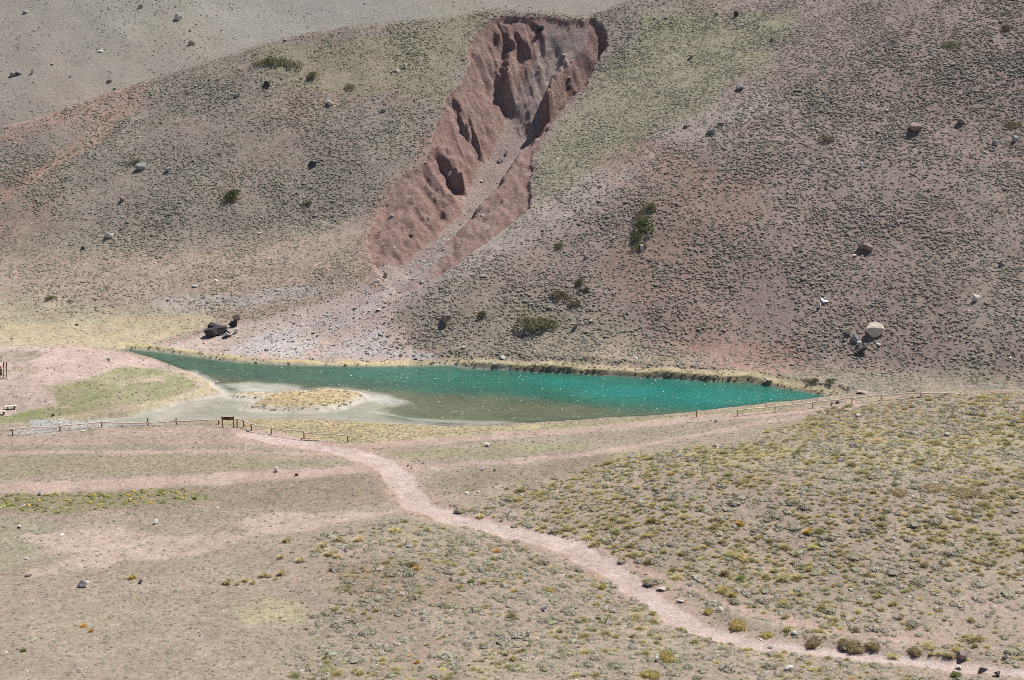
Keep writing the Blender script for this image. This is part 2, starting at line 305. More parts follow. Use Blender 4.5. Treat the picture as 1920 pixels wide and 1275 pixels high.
# knoll with the bench
mix(pmask([(-200,648),(150,650),(260,668),(395,715),(400,738),(300,765),(180,785),(40,790),(-200,800)], 1, .8), (.46, .35, .305), 1, .05)
mix(pmask([(-50,662),(60,660),(85,668),(40,682),(-50,684)], .8, 1.2, 3, 5), (.27, .24, .17), .8, .4)
mix(pmask([(0,690),(60,684),(75,695),(0,700)], .6, .8, 3, 5), (.33, .26, .18), .8, .3)
mix(pmask([(90,726),(160,712),(230,690),(300,688),(375,708),(395,730),(300,755),(180,778),(60,788),(-60,800),(-60,790),(60,772),(130,750),(210,738)], 1.0, 1.8, 3.5, 3), (.27, .28, .13), .9, .4)
mix(pmask([(95,728),(160,718),(230,735),(160,760),(110,765)], .8, 1.4, 3, 4), GREEN, .8, .5)
mix(pmask([(0,790),(60,768),(150,762),(190,770),(100,785)], .8, 1.0, 3, 4), (.21, .25, .08), .85, .5)
mix(pmask([(235,712),(300,706),(310,714),(250,718)], .5, .8, 3, 2), (.47, .34, .29), .9)
mix(smask([(110,786),(200,776),(260,766),(320,752),(370,740),(398,730),(392,716),(378,706)], 1.5, .8, 1.2, 2.5, 3), STRAW, .85, .1)
# mud, island, near shore
mix(sstep(-.6, .3, DL)*sstep(9, 5, DL)*(GU < .0), MUD, .95, 0)
mix(sstep(-.3, .3, DL)*(GU >= .0), (.33, .32, .25), .95, 0)
gv = pmask([(20,812),(60,790),(150,786),(230,790),(330,790),(300,797),(190,802),(60,818)], .8, 1, 3, 5); mix(gv, (.43, .415, .40), .95, 0)
im0 = np.zeros(GX.shape); im0[lb] = sstep(-.3, .5, isl); mix(im0, (.47, .37, .215), 1, .1)
ied = np.full(GX.shape, 9.0); ied[lb] = np.abs(isl-.1); mix(sstep(.8, .3, ied+.3*n2), (.58, .52, .44), .9)
mix(pmask([(395,790),(480,786),(600,786),(760,795),(900,801),(1060,792),(1000,806),(850,818),(720,829),(650,831),(560,820),(480,806),(440,796),(395,796)], .7, .9, 3, 3)*(DL < .1), (.49, .405, .23), .95, .2)
mix(pmask([(520,808),(560,802),(660,812),(690,828),(640,830),(560,820)], .5, .7, 3, 3), (.33, .31, .155), .8, .3)
mix(pmask([(700,822),(800,800),(870,806),(800,822)], .5, .7, 3, 3), (.48, .37, .30), .7, .1)
mix(pmask([(1060,792),(1300,776),(1420,761),(1560,747),(1560,758),(1453,771),(1300,783),(1150,797),(1000,812),(1000,805)], .5, .7, 3, 3), OLIVE, .9, .4)
# foreground
fg = (1-isH)*sstep(181, 177, GY)
mix(fg*sstep(-.1, .6, n1)*sstep(178, 172, GY), (.335, .283, .208), .6, .6)
mix(fg*sstep(.1, .8, n2), (.42, .32, .26), .45)
mix(fg*sstep(.15, .8, -n1+.3*n2), (.285, .20, .155), .7)
mix(pmask([(-100,818),(200,806),(400,797),(480,808),(560,830),(680,850),(500,838),(250,838),(-100,850)], .7, 1, 4, 3), (.43, .30, .255), .85, .25)
mix(pmask([(-100,838),(250,832),(420,842),(300,846),(-100,846)], .5, 1.0, 3, 3), (.27, .22, .165), .6, .5)
mix(pmask([(-100,858),(300,855),(600,862),(680,868),(500,880),(250,888),(-100,898)], .8, 1.2, 4, 2), (.31, .26, .17), .7, .6)
mix(pmask([(-100,920),(300,908),(600,892),(735,888),(740,945),(560,940),(300,955),(-100,965)], 1, 1.5, 5, 6), (.285, .205, .155), .8, .5)
mix(pmask([(-100,930),(100,924),(350,920),(480,930),(300,945),(60,965),(-100,970)], .8, 1.5, 4, 4), (.25, .24, .115), .55, .6)
mix(pmask([(-100,975),(60,975),(90,1010),(60,1070),(-100,1090)], 1.5, 2, 5, 5), (.33, .31, .215), .8, .6)
mix(pmask([(70,1005),(230,990),(330,1000),(450,1000),(430,970),(520,955),(600,962),(740,958),(700,972),(560,990),(400,1030),(200,1068),(60,1075),(120,1040)], 1, 1.8, 4, 3), (.50, .37, .31), .85, .1)
mix(pmask([(640,1060),(780,1050),(900,1085),(860,1130),(720,1140),(650,1110)], 1.2, 1.5, 3, 3), (.29, .195, .135), .75, .4)
mix(pmask([(780,900),(900,880),(1050,868),(1200,838),(1170,860),(1050,888),(900,925),(800,930)], 1, 1.5, 4, 3), (.29, .225, .16), .8, .5)
mix(pmask([(720,850),(900,838),(1100,828),(1100,840),(900,856),(740,866)], .7, 1, 4, 4), (.32, .29, .17), .8, .5)
mix(pmask([(1060,806),(1250,790),(1340,790),(1150,808)], .5, .6, 4, 4), (.33, .285, .175), .7, .4)
mix(pmask([(1150,850),(1400,838),(1700,815),(1930,800),(1930,880),(1700,890),(1400,880),(1250,890),(1150,900)], 2, 2.5, 6, 4), (.42, .36, .225), .55, .5)
mix(pmask([(1600,1130),(1930,1080),(1930,1240),(1700,1220)], 2, 2, 5, 4), (.43, .315, .26), .7, .2)
mix(pmask([(410,1140),(520,1120),(590,1140),(560,1165),(430,1160)], .8, 1.4, 3, 4), (.42, .38, .21), .55, .4)
for pl, w, c, s in [([(740,872),(600,886),(500,891),(300,904),(100,914),(-100,920)], 1.5, PINK, .95), ([(660,852),(500,849),(300,848),(-100,850)], .6, PINK, .8),
                    ([(740,876),(800,878),(900,867),(1050,857),(1150,845),(1250,826),(1400,798),(1500,782),(1600,764)], 1.0, (.46, .33, .28), .85),
                    ([(470,812),(650,838),(800,830),(950,815),(1100,805),(1300,786),(1450,776),(1600,758)], 1.4, PINK, .85),
                    ([(1180,1058),(1290,1100),(1400,1145),(1500,1172),(1620,1194),(1780,1203)], .55, (.45, .31, .255), .8),
                    ([(800,952),(700,965),(560,985),(430,1010)], .7, (.48, .36, .30), .7), ([(850,930),(960,905),(1080,897),(1200,905),(1400,912)], .3, (.45, .33, .27), .6)]:
    mix(smask(pl, w, .5, .5, 3, 4), c, s, .03)
mix(sstep(3.6, 1.6, pd)*(1-isH), (.44, .30, .245), .8, .1)
mix(pathm*(1-isH), PATHC, .97, 0)
mix(smask(PATHS[0][0], .6, .8, .5, 3, 4)*(1-isH), (.46, .375, .335), .6, 0)
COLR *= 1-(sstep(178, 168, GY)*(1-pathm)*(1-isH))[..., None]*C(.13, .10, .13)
COLR *= (1+.16*n2+.15*fbm(GX/.9, GY/.9, 2, 3))[..., None]
COLR = np.clip(COLR, .02, .8)
# ------------------------------------------------------------------ materials
def newmat(name):
    m = bpy.data.materials.new(name); m.use_nodes = True; t = m.node_tree
    return m, t, t.nodes['Principled BSDF'], t.nodes.new, t.links.new
def noise_node(N, L, vec, scale, detail=4, rough=.6):
    k = N('ShaderNodeTexNoise'); k.inputs['Scale'].default_value = scale; k.inputs['Detail'].default_value = detail; k.inputs['Roughness'].default_value = rough
    L(vec, k.inputs['Vector']); return k
def ramp(N, L, src, stops):
    r = N('ShaderNodeValToRGB'); e = r.color_ramp.elements
    while len(e) < len(stops): e.new(.5)
    for k, (p, c) in zip(e, stops):
        k.position = p; k.color = (*c, 1) if len(c) == 3 else c
    L(src, r.inputs[0]); return r
def mixc(N, L, a, b, fac, mode='MIX'):
    k = N('ShaderNodeMix'); k.data_type = 'RGBA'; k.blend_type = mode
    for s, v in ((k.inputs[6], a), (k.inputs[7], b), (k.inputs[0], fac)):
        if hasattr(v, 'is_linked'): L(v, s)
        else: s.default_value = v if not isinstance(v, tuple) else (*v, 1)
    return k.outputs[2]
def mathn(N, L, op, a, b):
    k = N('ShaderNodeMath'); k.operation = op
    for s, v in ((k.inputs[0], a), (k.inputs[1], b)):
        if hasattr(v, 'is_linked'): L(v, s)
        else: s.default_value = v
    return k.outputs[0]
def ground_material(name, herb=1.0, peb=1.0, relief=.12):
    m, t, b, N, L = newmat(name)
    at = N('ShaderNodeAttribute'); at.attribute_name = 'soil'; vg = N('ShaderNodeAttribute'); vg.attribute_name = 'herb'
    tc = N('ShaderNodeTexCoord'); v = tc.outputs['Object']
    fine = noise_node(N, L, v, 5.0, 6, .75); mid = noise_node(N, L, v, 1.6, 5, .7); spk = noise_node(N, L, v, 2.6, 3, .8)
    c = mixc(N, L, at.outputs['Color'], ramp(N, L, fine.outputs[0], [(.28, (.5, .5, .5)), (.5, (1, 1, 1)), (.74, (1.45, 1.42, 1.4))]).outputs[0], 1.0, 'MULTIPLY')
    c = mixc(N, L, c, ramp(N, L, mid.outputs[0], [(.3, (.78, .78, .78)), (.5, (1, 1, 1)), (.7, (1.2, 1.19, 1.18))]).outputs[0], 1.0, 'MULTIPLY')
    hm = ramp(N, L, spk.outputs[0], [(.46, (0, 0, 0)), (.58, (1, 1, 1))]).outputs[0]
    hf = mathn(N, L, 'MULTIPLY', hm, mathn(N, L, 'MULTIPLY', vg.outputs['Fac'], 1.0*herb))
    hc = ramp(N, L, mid.outputs[0], [(.35, (.15, .12, .085)), (.5, (.225, .20, .14)), (.65, (.30, .27, .20))]).outputs[0]
    c = mixc(N, L, c, hc, hf)
    vo = N('ShaderNodeTexVoronoi'); vo.inputs['Scale'].default_value = 2.2; L(v, vo.inputs['Vector'])
    near = ramp(N, L, vo.outputs['Distance'], [(.10, (1, 1, 1)), (.17, (0, 0, 0))]).outputs[0]
    sep = N('ShaderNodeSeparateColor'); L(vo.outputs['Color'], sep.inputs[0])
    pick = mathn(N, L, 'GREATER_THAN', sep.outputs[0], 1-.22*peb)
    pf = mathn(N, L, 'MULTIPLY', near, pick)
    pc = ramp(N, L, sep.outputs[1], [(0, (.22, .18, .16)), (.5, (.50, .44, .39)), (1, (.70, .66, .60))]).outputs[0]
    c = mixc(N, L, c, pc, pf)
    L(c, b.inputs['Base Color']); b.inputs['Roughness'].default_value = .95; b.inputs['Specular IOR Level'].default_value = .15
    bp = N('ShaderNodeBump'); bp.inputs['Strength'].default_value = .9; bp.inputs['Distance'].default_value = relief
    hs = mathn(N, L, 'ADD', fine.outputs[0], mathn(N, L, 'MULTIPLY', mid.outputs[0], 1.2)); hs = mathn(N, L, 'ADD', hs, mathn(N, L, 'MULTIPLY', pf, .5))
    L(hs, bp.inputs['Height']); L(bp.outputs[0], b.inputs['Normal'])
    return m
M_GROUND = ground_material('soil_and_herbs'); M_HILL = ground_material('hill_soil', .8, .9); M_GULLY = ground_material('red_earth', .3, 1.6, .4)
M_PATH = ground_material('trodden_dirt', .2, 1.2)
# ------------------------------------------------------------------ the sheet, split into the pieces of the setting
def gridnormals(X, Y, Zz):
    P = np.stack([X, Y, Zz], -1); du = np.gradient(P, axis=1); dv = np.gradient(P, axis=0)
    nn = np.cross(du, dv); return nn/np.linalg.norm(nn, axis=-1, keepdims=True)
NRM = gridnormals(GX, GY, Z)
def sheet(name, X, Y, Zz, nrm, fm, cols, veg, mat):
    ny, nx = X.shape; idx = np.arange(ny*nx).reshape(ny, nx)
    q = np.stack([idx[:-1, :-1], idx[:-1, 1:], idx[1:, 1:], idx[1:, :-1]], -1)[fm]
    used, inv = np.unique(q.ravel(), return_inverse=True)
    me = bpy.data.meshes.new(name); me.vertices.add(len(used)); me.loops.add(len(inv)); me.polygons.add(len(q))
    co = np.stack([X, Y, Zz], -1).reshape(-1, 3)[used]; me.vertices.foreach_set('co', co.astype(np.float32).ravel())
    me.loops.foreach_set('vertex_index', inv.astype(np.int32).ravel()); me.polygons.foreach_set('loop_start', np.arange(0, len(inv), 4, dtype=np.int32))
    me.update(calc_edges=True); me.validate()
    me.polygons.foreach_set('use_smooth', np.ones(len(me.polygons), bool))
    a = me.attributes.new('soil', 'FLOAT_COLOR', 'POINT'); cc = np.ones((len(used), 4), np.float32); cc[:, :3] = cols.reshape(-1, 3)[used]; a.data.foreach_set('color', cc.ravel())
    a = me.attributes.new('herb', 'FLOAT', 'POINT'); a.data.foreach_set('value', veg.ravel()[used].astype(np.float32))
    me.normals_split_custom_set_from_vertices(nrm.reshape(-1, 3)[used])
    me.materials.append(mat); o = bpy.data.objects.new(name, me); COL.objects.link(o); o['kind'] = 'structure'; return o
fc = lambda F: (F[:-1, :-1]+F[1:, 1:])*.5
fg_ = fc(GM) > .5; fh = (fc(isH) > .5) & ~fg_; fp = (fc(pathm*(1-isH)) > .5) & ~fh & ~fg_
ffan = (fc(FAN) > .5) & ~fh & ~fg_ & ~fp; flb = (fc(DL) > .8) & ~fh & ~fg_ & ~fp & ~ffan
fi = np.zeros(fh.shape, bool); im = np.zeros(GX.shape); im[lb] = sstep(-.1, .1, isl); fi = (fc(im) > .5); flb &= ~fi
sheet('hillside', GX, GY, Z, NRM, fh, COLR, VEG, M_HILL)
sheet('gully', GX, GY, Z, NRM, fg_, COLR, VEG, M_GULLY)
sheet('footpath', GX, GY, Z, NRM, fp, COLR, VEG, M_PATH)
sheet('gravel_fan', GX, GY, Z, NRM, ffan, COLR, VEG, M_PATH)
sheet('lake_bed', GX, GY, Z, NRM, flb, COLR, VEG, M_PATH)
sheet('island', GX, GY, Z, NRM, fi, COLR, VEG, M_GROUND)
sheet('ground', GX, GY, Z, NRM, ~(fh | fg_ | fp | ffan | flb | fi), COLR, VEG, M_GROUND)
# the mountain slope behind the ridge
fu = np.linspace(-.75, .75, 360); fy = np.concatenate([np.arange(296, 470, .9), np.arange(470, 900, 6)])
FU, FY = np.meshgrid(fu, fy); FX = FU*FY
FZ = 2+.60*(FY-322+.02*FX)+3*fbm(FX/45, FY/45, 4, 3)+.35*fbm(FX/6, FY/6, 4, 2)
fn = fbm(FX/18, FY/26, 4, 5); fn2 = fbm(FX/60+.6*FY/60, FY/60, 3, 1)
fcol = np.zeros(FX.shape+(3,)); fcol[:] = C(.325, .288, .25)
for m_, c_ in ((sstep(.0, .7, fn), (.33, .31, .235)), (sstep(.1, .8, -fn), (.36, .295, .255)), (sstep(-.05, .5, fn2+.35*(FU/.4)), (.33, .31, .285))):
    fcol = fcol*(1-m_[..., None]*.8)+C(*c_)*m_[..., None]*.8
def fz_at(X, Y):
    i = np.clip(np.searchsorted(fu, X/Y)-1, 0, len(fu)-2); j = np.clip(np.searchsorted(fy, Y)-1, 0, len(fy)-2)
    a = (X/Y-fu[i])/(fu[i+1]-fu[i]); b = (Y-fy[j])/(fy[j+1]-fy[j])
    return (FZ[j, i]*(1-a)+FZ[j, i+1]*a)*(1-b)+(FZ[j+1, i]*(1-a)+FZ[j+1, i+1]*a)*b
fm_ = np.ones((len(fy)-1, len(fu)-1), bool)
sheet('mountain_slope', FX, FY, FZ, gridnormals(FX, FY, FZ), fm_, fcol, np.full(FX.shape, .7), M_HILL)
# ------------------------------------------------------------------ water
wx = np.linspace(-62, 48, 330); wy = np.linspace(164, 206, 150); WX, WY = np.meshgrid(wx, wy)
wd = np.minimum(sdist(WX, WY, LAKE), -sdist(WX, WY, ISL))
def wm(px, fth, amp=1.0, fq=5.0):
    P = np.stack(at_z([p[0] for p in px], [p[1] for p in px], 0.0), 1)
    return sstep(-fth, fth, sdist(WX, WY, P)+amp*fbm(WX/fq, WY/(fq*.4), 3, 3))
wc = np.zeros(WX.shape+(3,)); wc[:] = C(.05, .108, .075); wa = np.full(WX.shape, 1.0)
def wmix(m, c, a=None):
    global wa
    wc[:] = wc*(1-m[..., None])+C(*c)*m[..., None]
    if a is not None: wa = wa*(1-m)+a*m
wc *= 1.0
wmix(wm([(620,690),(900,690),(1370,716),(1560,742),(1350,765),(1100,760),(900,740),(640,712)], 4, 2), (.03, .130, .094))
wmix(wm([(1000,712),(1250,716),(1500,742),(1340,768),(1150,750)], 4, 2), (.018, .175, .142))
wmix(wm([(330,700),(560,722),(760,735),(1000,750),(1150,768),(1280,775),(1060,792),(860,802),(640,790),(420,745)], 2.2, 2), (.120, .135, .085), .95)
wmix(wm([(420,722),(470,716),(560,724),(560,736),(470,740)], 1.0, 1), (.58, .57, .49), .7)
wmix(wm([(640,728),(680,736),(770,755),(700,775),(780,792),(900,800),(700,800),(380,795),(120,805),(120,780),(300,760),(430,735),(480,735)], 1.0, 1.2), (.42, .415, .335), .55)
wmix(wm([(700,772),(760,782),(900,790),(1000,794),(900,799),(780,790)], .5, .6), (.46, .45, .38), .7)
wmix(wm([(650,732),(690,735),(765,752),(740,760),(690,752)], .6, .8), (.62, .60, .53), .6)
wmix(wm([(280,780),(360,755),(400,748),(380,760),(310,785)], .5, .6), (.58, .55, .49), .45)
edge_ = sstep(1.3, .5, wd+.5*fbm(WX/1.5, WY/1.5, 3, 2))*(WX/WY < -.03)*(WY < 190); wmix(edge_, (.66, .64, .57), .45)
wbk, wbt = segdist(WX, WY, BANK); wa = wa*np.maximum(sstep(-.5, 1.2, wd), .97*(wbk < 3)*(wbt > 6))*.999
me = bpy.data.meshes.new('water'); idx = np.arange(WX.size).reshape(WX.shape)
q = np.stack([idx[:-1, :-1], idx[:-1, 1:], idx[1:, 1:], idx[1:, :-1]], -1); keep = fc(wd) > -.9; q = q[keep]
used, inv = np.unique(q.ravel(), return_inverse=True)
me.from_pydata(np.stack([WX, WY, np.zeros_like(WX)], -1).reshape(-1, 3)[used].tolist(), [], inv.reshape(-1, 4).tolist())
a = me.attributes.new('tone', 'FLOAT_COLOR', 'POINT'); cc = np.ones((len(used), 4), np.float32); cc[:, :3] = wc.reshape(-1, 3)[used]; a.data.foreach_set('color', cc.ravel())
a = me.attributes.new('murk', 'FLOAT', 'POINT'); a.data.foreach_set('value', wa.ravel()[used].astype(np.float32))
m, t, b, N, L = newmat('lake_water')
at = N('ShaderNodeAttribute'); at.attribute_name = 'tone'; mk = N('ShaderNodeAttribute'); mk.attribute_name = 'murk'
tc = N('ShaderNodeTexCoord'); mp = N('ShaderNodeMapping'); mp.inputs['Scale'].default_value = (.55, 1.0, 1); mp.inputs['Rotation'].default_value = (0, 0, .15); L(tc.outputs['Object'], mp.inputs[0])
w1 = noise_node(N, L, mp.outputs[0], 1.5, 3, .6); w2 = noise_node(N, L, mp.outputs[0], 6.5, 3, .7); w3 = noise_node(N, L, mp.outputs[0], .22, 4, .6)
c = mixc(N, L, at.outputs['Color'], ramp(N, L, w1.outputs[0], [(.3, (.78, .8, .8)), (.7, (1.2, 1.18, 1.15))]).outputs[0], 1.0, 'MULTIPLY')
c = mixc(N, L, c, ramp(N, L, w3.outputs[0], [(.35, (.85, .85, .85)), (.65, (1.15, 1.15, 1.15))]).outputs[0], 1.0, 'MULTIPLY')
L(c, b.inputs['Base Color']); L(mk.outputs['Fac'], b.inputs['Alpha']); b.inputs['Roughness'].default_value = .07; b.inputs['IOR'].default_value = 1.33
bp = N('ShaderNodeBump'); bp.inputs['Strength'].default_value = 1.0; bp.inputs['Distance'].default_value = .10
L(mathn(N, L, 'ADD', mathn(N, L, 'MULTIPLY', w1.outputs[0], .8), mathn(N, L, 'MULTIPLY', w2.outputs[0], .62)), bp.inputs['Height']); L(bp.outputs[0], b.inputs['Normal'])
vf = N('ShaderNodeTexVoronoi'); vf.inputs['Scale'].default_value = 22.0; L(mp.outputs[0], vf.inputs['Vector'])
vs = N('ShaderNodeVectorMath'); vs.operation = 'MULTIPLY_ADD'; L(vf.outputs['Color'], vs.inputs[0]); vs.inputs[1].default_value = (2.4, 2.4, 0); vs.inputs[2].default_value = (-1.2, -1.2, 1)
vw = N('ShaderNodeVectorMath'); vw.operation = 'SCALE'; L(mathn(N, L, 'MULTIPLY', mathn(N, L, 'POWER', mk.outputs['Fac'], 7.0), ramp(N, L, w3.outputs[0], [(.42, (.42, .42, .42)), (.56, (1, 1, 1))]).outputs[0]), vw.inputs['Scale']); L(vs.outputs[0], vw.inputs[0]); va = N('ShaderNodeVectorMath'); va.operation = 'ADD'; L(vw.outputs[0], va.inputs[0]); va.inputs[1].default_value = (0, 0, .25); vs = va
vn_ = N('ShaderNodeVectorMath'); vn_.operation = 'NORMALIZE'; L(vs.outputs[0], vn_.inputs[0]); L(vn_.outputs[0], b.inputs['Coat Normal'])
b.inputs['Coat Weight'].default_value = .16; b.inputs['Coat IOR'].default_value = 1.33; b.inputs['Coat Roughness'].default_value = .15; b.inputs['Specular IOR Level'].default_value = .3; b.inputs['Roughness'].default_value = .15
me.materials.append(m); o = bpy.data.objects.new('water', me); COL.objects.link(o); o['kind'] = 'structure'
me.polygons.foreach_set('use_smooth', np.ones(len(me.polygons), bool))
# ------------------------------------------------------------------ things: helpers
def zat(X, Y): return float(samp(Z, np.array([X]), np.array([Y]))[0])
def pix(px, py):
    q = cast([(px, py)], Z)[0]; return np.array([q[0], q[1], zat(q[0], q[1])])
def pxm(p):                       # pixels per metre at a point
    return FPX/(p[1]*CP+(CAMZ-p[2])*SP)
def tag(o, label, cat, group=None):
    o['label'] = label; o['category'] = cat
    if group: o['group'] = group
    return o
def empty(name, loc, rz=0.0):
    o = bpy.data.objects.new(name, None); COL.objects.link(o); o.location = loc; o.rotation_euler = (0, 0, rz); o.empty_display_size = .2; return o
def link(name, me, parent=None, mat=None):
    if mat and not me.materials: me.materials.append(mat)
    o = bpy.data.objects.new(name, me); COL.objects.link(o)
    if parent: o.parent = parent
    return o
def tinted(name, rough=.9, trans=0.0, nscale=9.0, contrast=.35, bump=0.0, dist=.05):
    """one material per kind; each individual's own colour comes from its 'tint'"""
    m, t, b, N, L = newmat(name)
    at = N('ShaderNodeAttribute'); at.attribute_type = 'INSTANCER'; at.attribute_name = 'tint'
    tc = N('ShaderNodeTexCoord'); k = noise_node(N, L, tc.outputs['Object'], nscale, 4, .7)
    c = mixc(N, L, at.outputs['Color'], ramp(N, L, k.outputs[0], [(.3, (1-contrast,)*3), (.7, (1+contrast,)*3)]).outputs[0], 1.0, 'MULTIPLY')
    L(c, b.inputs['Base Color']); b.inputs['Roughness'].default_value = rough; b.inputs['Specular IOR Level'].default_value = .2
    if bump:
        bp = N('ShaderNodeBump'); bp.inputs['Strength'].default_value = bump; bp.inputs['Distance'].default_value = dist; L(k.outputs[0], bp.inputs['Height']); L(bp.outputs[0], b.inputs['Normal'])
    if trans:
        tr = N('ShaderNodeBsdfTranslucent'); L(c, tr.inputs[0]); mx = N('ShaderNodeMixShader'); mx.inputs[0].default_value = trans
        L(b.outputs[0], mx.inputs[1]); L(tr.outputs[0], mx.inputs[2]); L(mx.outputs[0], t.nodes['Material Output'].inputs[0])
    return m
def plain(name, col, rough=.8, nscale=8.0, contrast=.25, stretch=(1, 1, 1)):
    m, t, b, N, L = newmat(name)
    tc = N('ShaderNodeTexCoord'); mp = N('ShaderNodeMapping'); mp.inputs['Scale'].default_value = stretch; L(tc.outputs['Object'], mp.inputs[0])
    k = noise_node(N, L, mp.outputs[0], nscale, 4, .7)
    r = ramp(N, L, k.outputs[0], [(.3, tuple(x*(1-contrast) for x in col)), (.7, tuple(min(1, x*(1+contrast)) for x in col))])
    L(r.outputs[0], b.inputs['Base Color']); b.inputs['Roughness'].default_value = rough; return m
M_ROCK = tinted('stone', .9, 0, 3.0, .35, .8, .1); M_SHRUB = tinted('shrub_leaves', .95, .12, 5.0, .3); M_GRASS = tinted('grass_blades', .8, .45, 3.0, .2)
M_WOOD = plain('weathered_log', (.74, .59, .46), .8, 6, .3, (1, 1, 1)); M_POST = plain('brown_post', (.26, .145, .085), .85); M_BOARD = plain('dark_stained_board', (.075, .032, .02), .7)
# ------------------------------------------------------------------ meshes shared by look-alikes
def mesh_from(name, V, F, mat, smooth=False):
    me = bpy.data.meshes.new(name); me.from_pydata([tuple(v) for v in V], [], F); me.materials.append(mat); me.update()
    if smooth: me.polygons.foreach_set('use_smooth', np.ones(len(me.polygons), bool))
    return me
def ico(sub):
    bm = bmesh.new(); bmesh.ops.create_icosphere(bm, subdivisions=sub, radius=1.0); V = np.array([v.co[:] for v in bm.verts]); F = [[v.index for v in f.verts] for f in bm.faces]; bm.free(); return V, F
def rock_mesh(seed, sub=3, planes=9, sq=(1, .8, .7)):
    r = np.random.default_rng(seed); V, F = ico(sub)
    V = V*(1+.10*np.stack([fbm(V[:, 0]*1.5+seed, V[:, 1]*1.5+V[:, 2], 3, seed)]*3, 1))*r.uniform(.75, 1.25, 3)
    for _ in range(planes):
        n_ = r.normal(size=3); n_ /= np.linalg.norm(n_); d = r.uniform(.30, .68); h = V@n_; m = h > d
        V[m] -= np.outer(h[m]-d, n_)
    V = V+r.normal(size=V.shape)*.008
    V = V*np.array(sq); V[:, 2] -= V[:, 2].min(); V /= np.abs(V[:, :2]).max()*2      # unit width, base at 0
    return mesh_from('rock', V, F, M_ROCK)
def mound_mesh(seed, leaves=170):
    """low cushion of leaf clumps: a lumpy core with small leaves standing out of it"""
    r = np.random.default_rng(seed); V, F = ico(2); V = V*(1+r.normal(size=(len(V), 1))*.16); V[:, 2] = np.maximum(V[:, 2], -.15)
    V = V*np.array([.40, .40*r.uniform(.75, 1), .36*r.uniform(.75, 1.1)]); V = V.tolist(); F = list(F)
    for _ in range(leaves):
        a = r.uniform(0, 6.283); e = math.asin(r.uniform(-.05, 1)); d = np.array([math.cos(a)*math.cos(e), math.sin(a)*math.cos(e), math.sin(e)])
        p = d*np.array([.42, .38, .38])*r.uniform(.85, 1.18); s = r.uniform(.05, .10); t1_ = np.cross(d, r.normal(size=3)); t1_ /= np.linalg.norm(t1_); t2_ = d*.7+r.normal(size=3)*.5
        b0 = len(V); V += [(p-t1_*s*.5).tolist(), (p+t1_*s*.5).tolist(), (p+t2_*s*1.5).tolist()]; F.append([b0, b0+1, b0+2])
    V = np.array(V); V[:, 2] += .02
    return mesh_from('cushion', V, F, M_SHRUB)
def tussock_mesh(seed, blades=300, h=.62, spread=.5):
    r = np.random.default_rng(seed); V = []; F = []
    for _ in range(blades):
        a = r.uniform(0, 6.283); rad = abs(r.normal())*.16; lean = r.uniform(.05, 1)*spread; hh = h*r.uniform(.55, 1.1)*(1-.35*lean)
        b = np.array([math.cos(a)*rad, math.sin(a)*rad, -.03]); o_ = np.array([math.cos(a+r.normal()*.5), math.sin(a+r.normal()*.5), 0])
        m_ = b+o_*lean*.3+np.array([0, 0, hh*.62]); t_ = b+o_*lean*.8+np.array([0, 0, hh]); w = np.array([-o_[1], o_[0], 0])*r.uniform(.018, .036)
        k = len(V); V += [b-w, b+w, m_-w*.8, m_+w*.8, t_]; F += [[k, k+1, k+3, k+2], [k+2, k+3, k+4]]
    return mesh_from('tussock', V, F, M_GRASS)
def tuft_mesh(seed):
    return tussock_mesh(seed, 40, .5, .9)
ROCKS = [rock_mesh(k, 3, 8+k % 4, (1, .75+.05*(k % 4), .5+.08*(k % 5))) for k in range(7)]
STONE = [rock_mesh(40+k, 2, 7, (1, .8, .55)) for k in range(4)]
MOUND = [mound_mesh(60+k) for k in range(5)]; TUSS = [tussock_mesh(80+k, 300, .46+.05*(k % 3), .6+.1*(k % 4)) for k in range(5)]; TUFT = [tuft_mesh(95+k) for k in range(3)]
def lowmound(seed):
    me = mound_mesh(seed, 60); return me
LOWM = [lowmound(120+k) for k in range(5)]
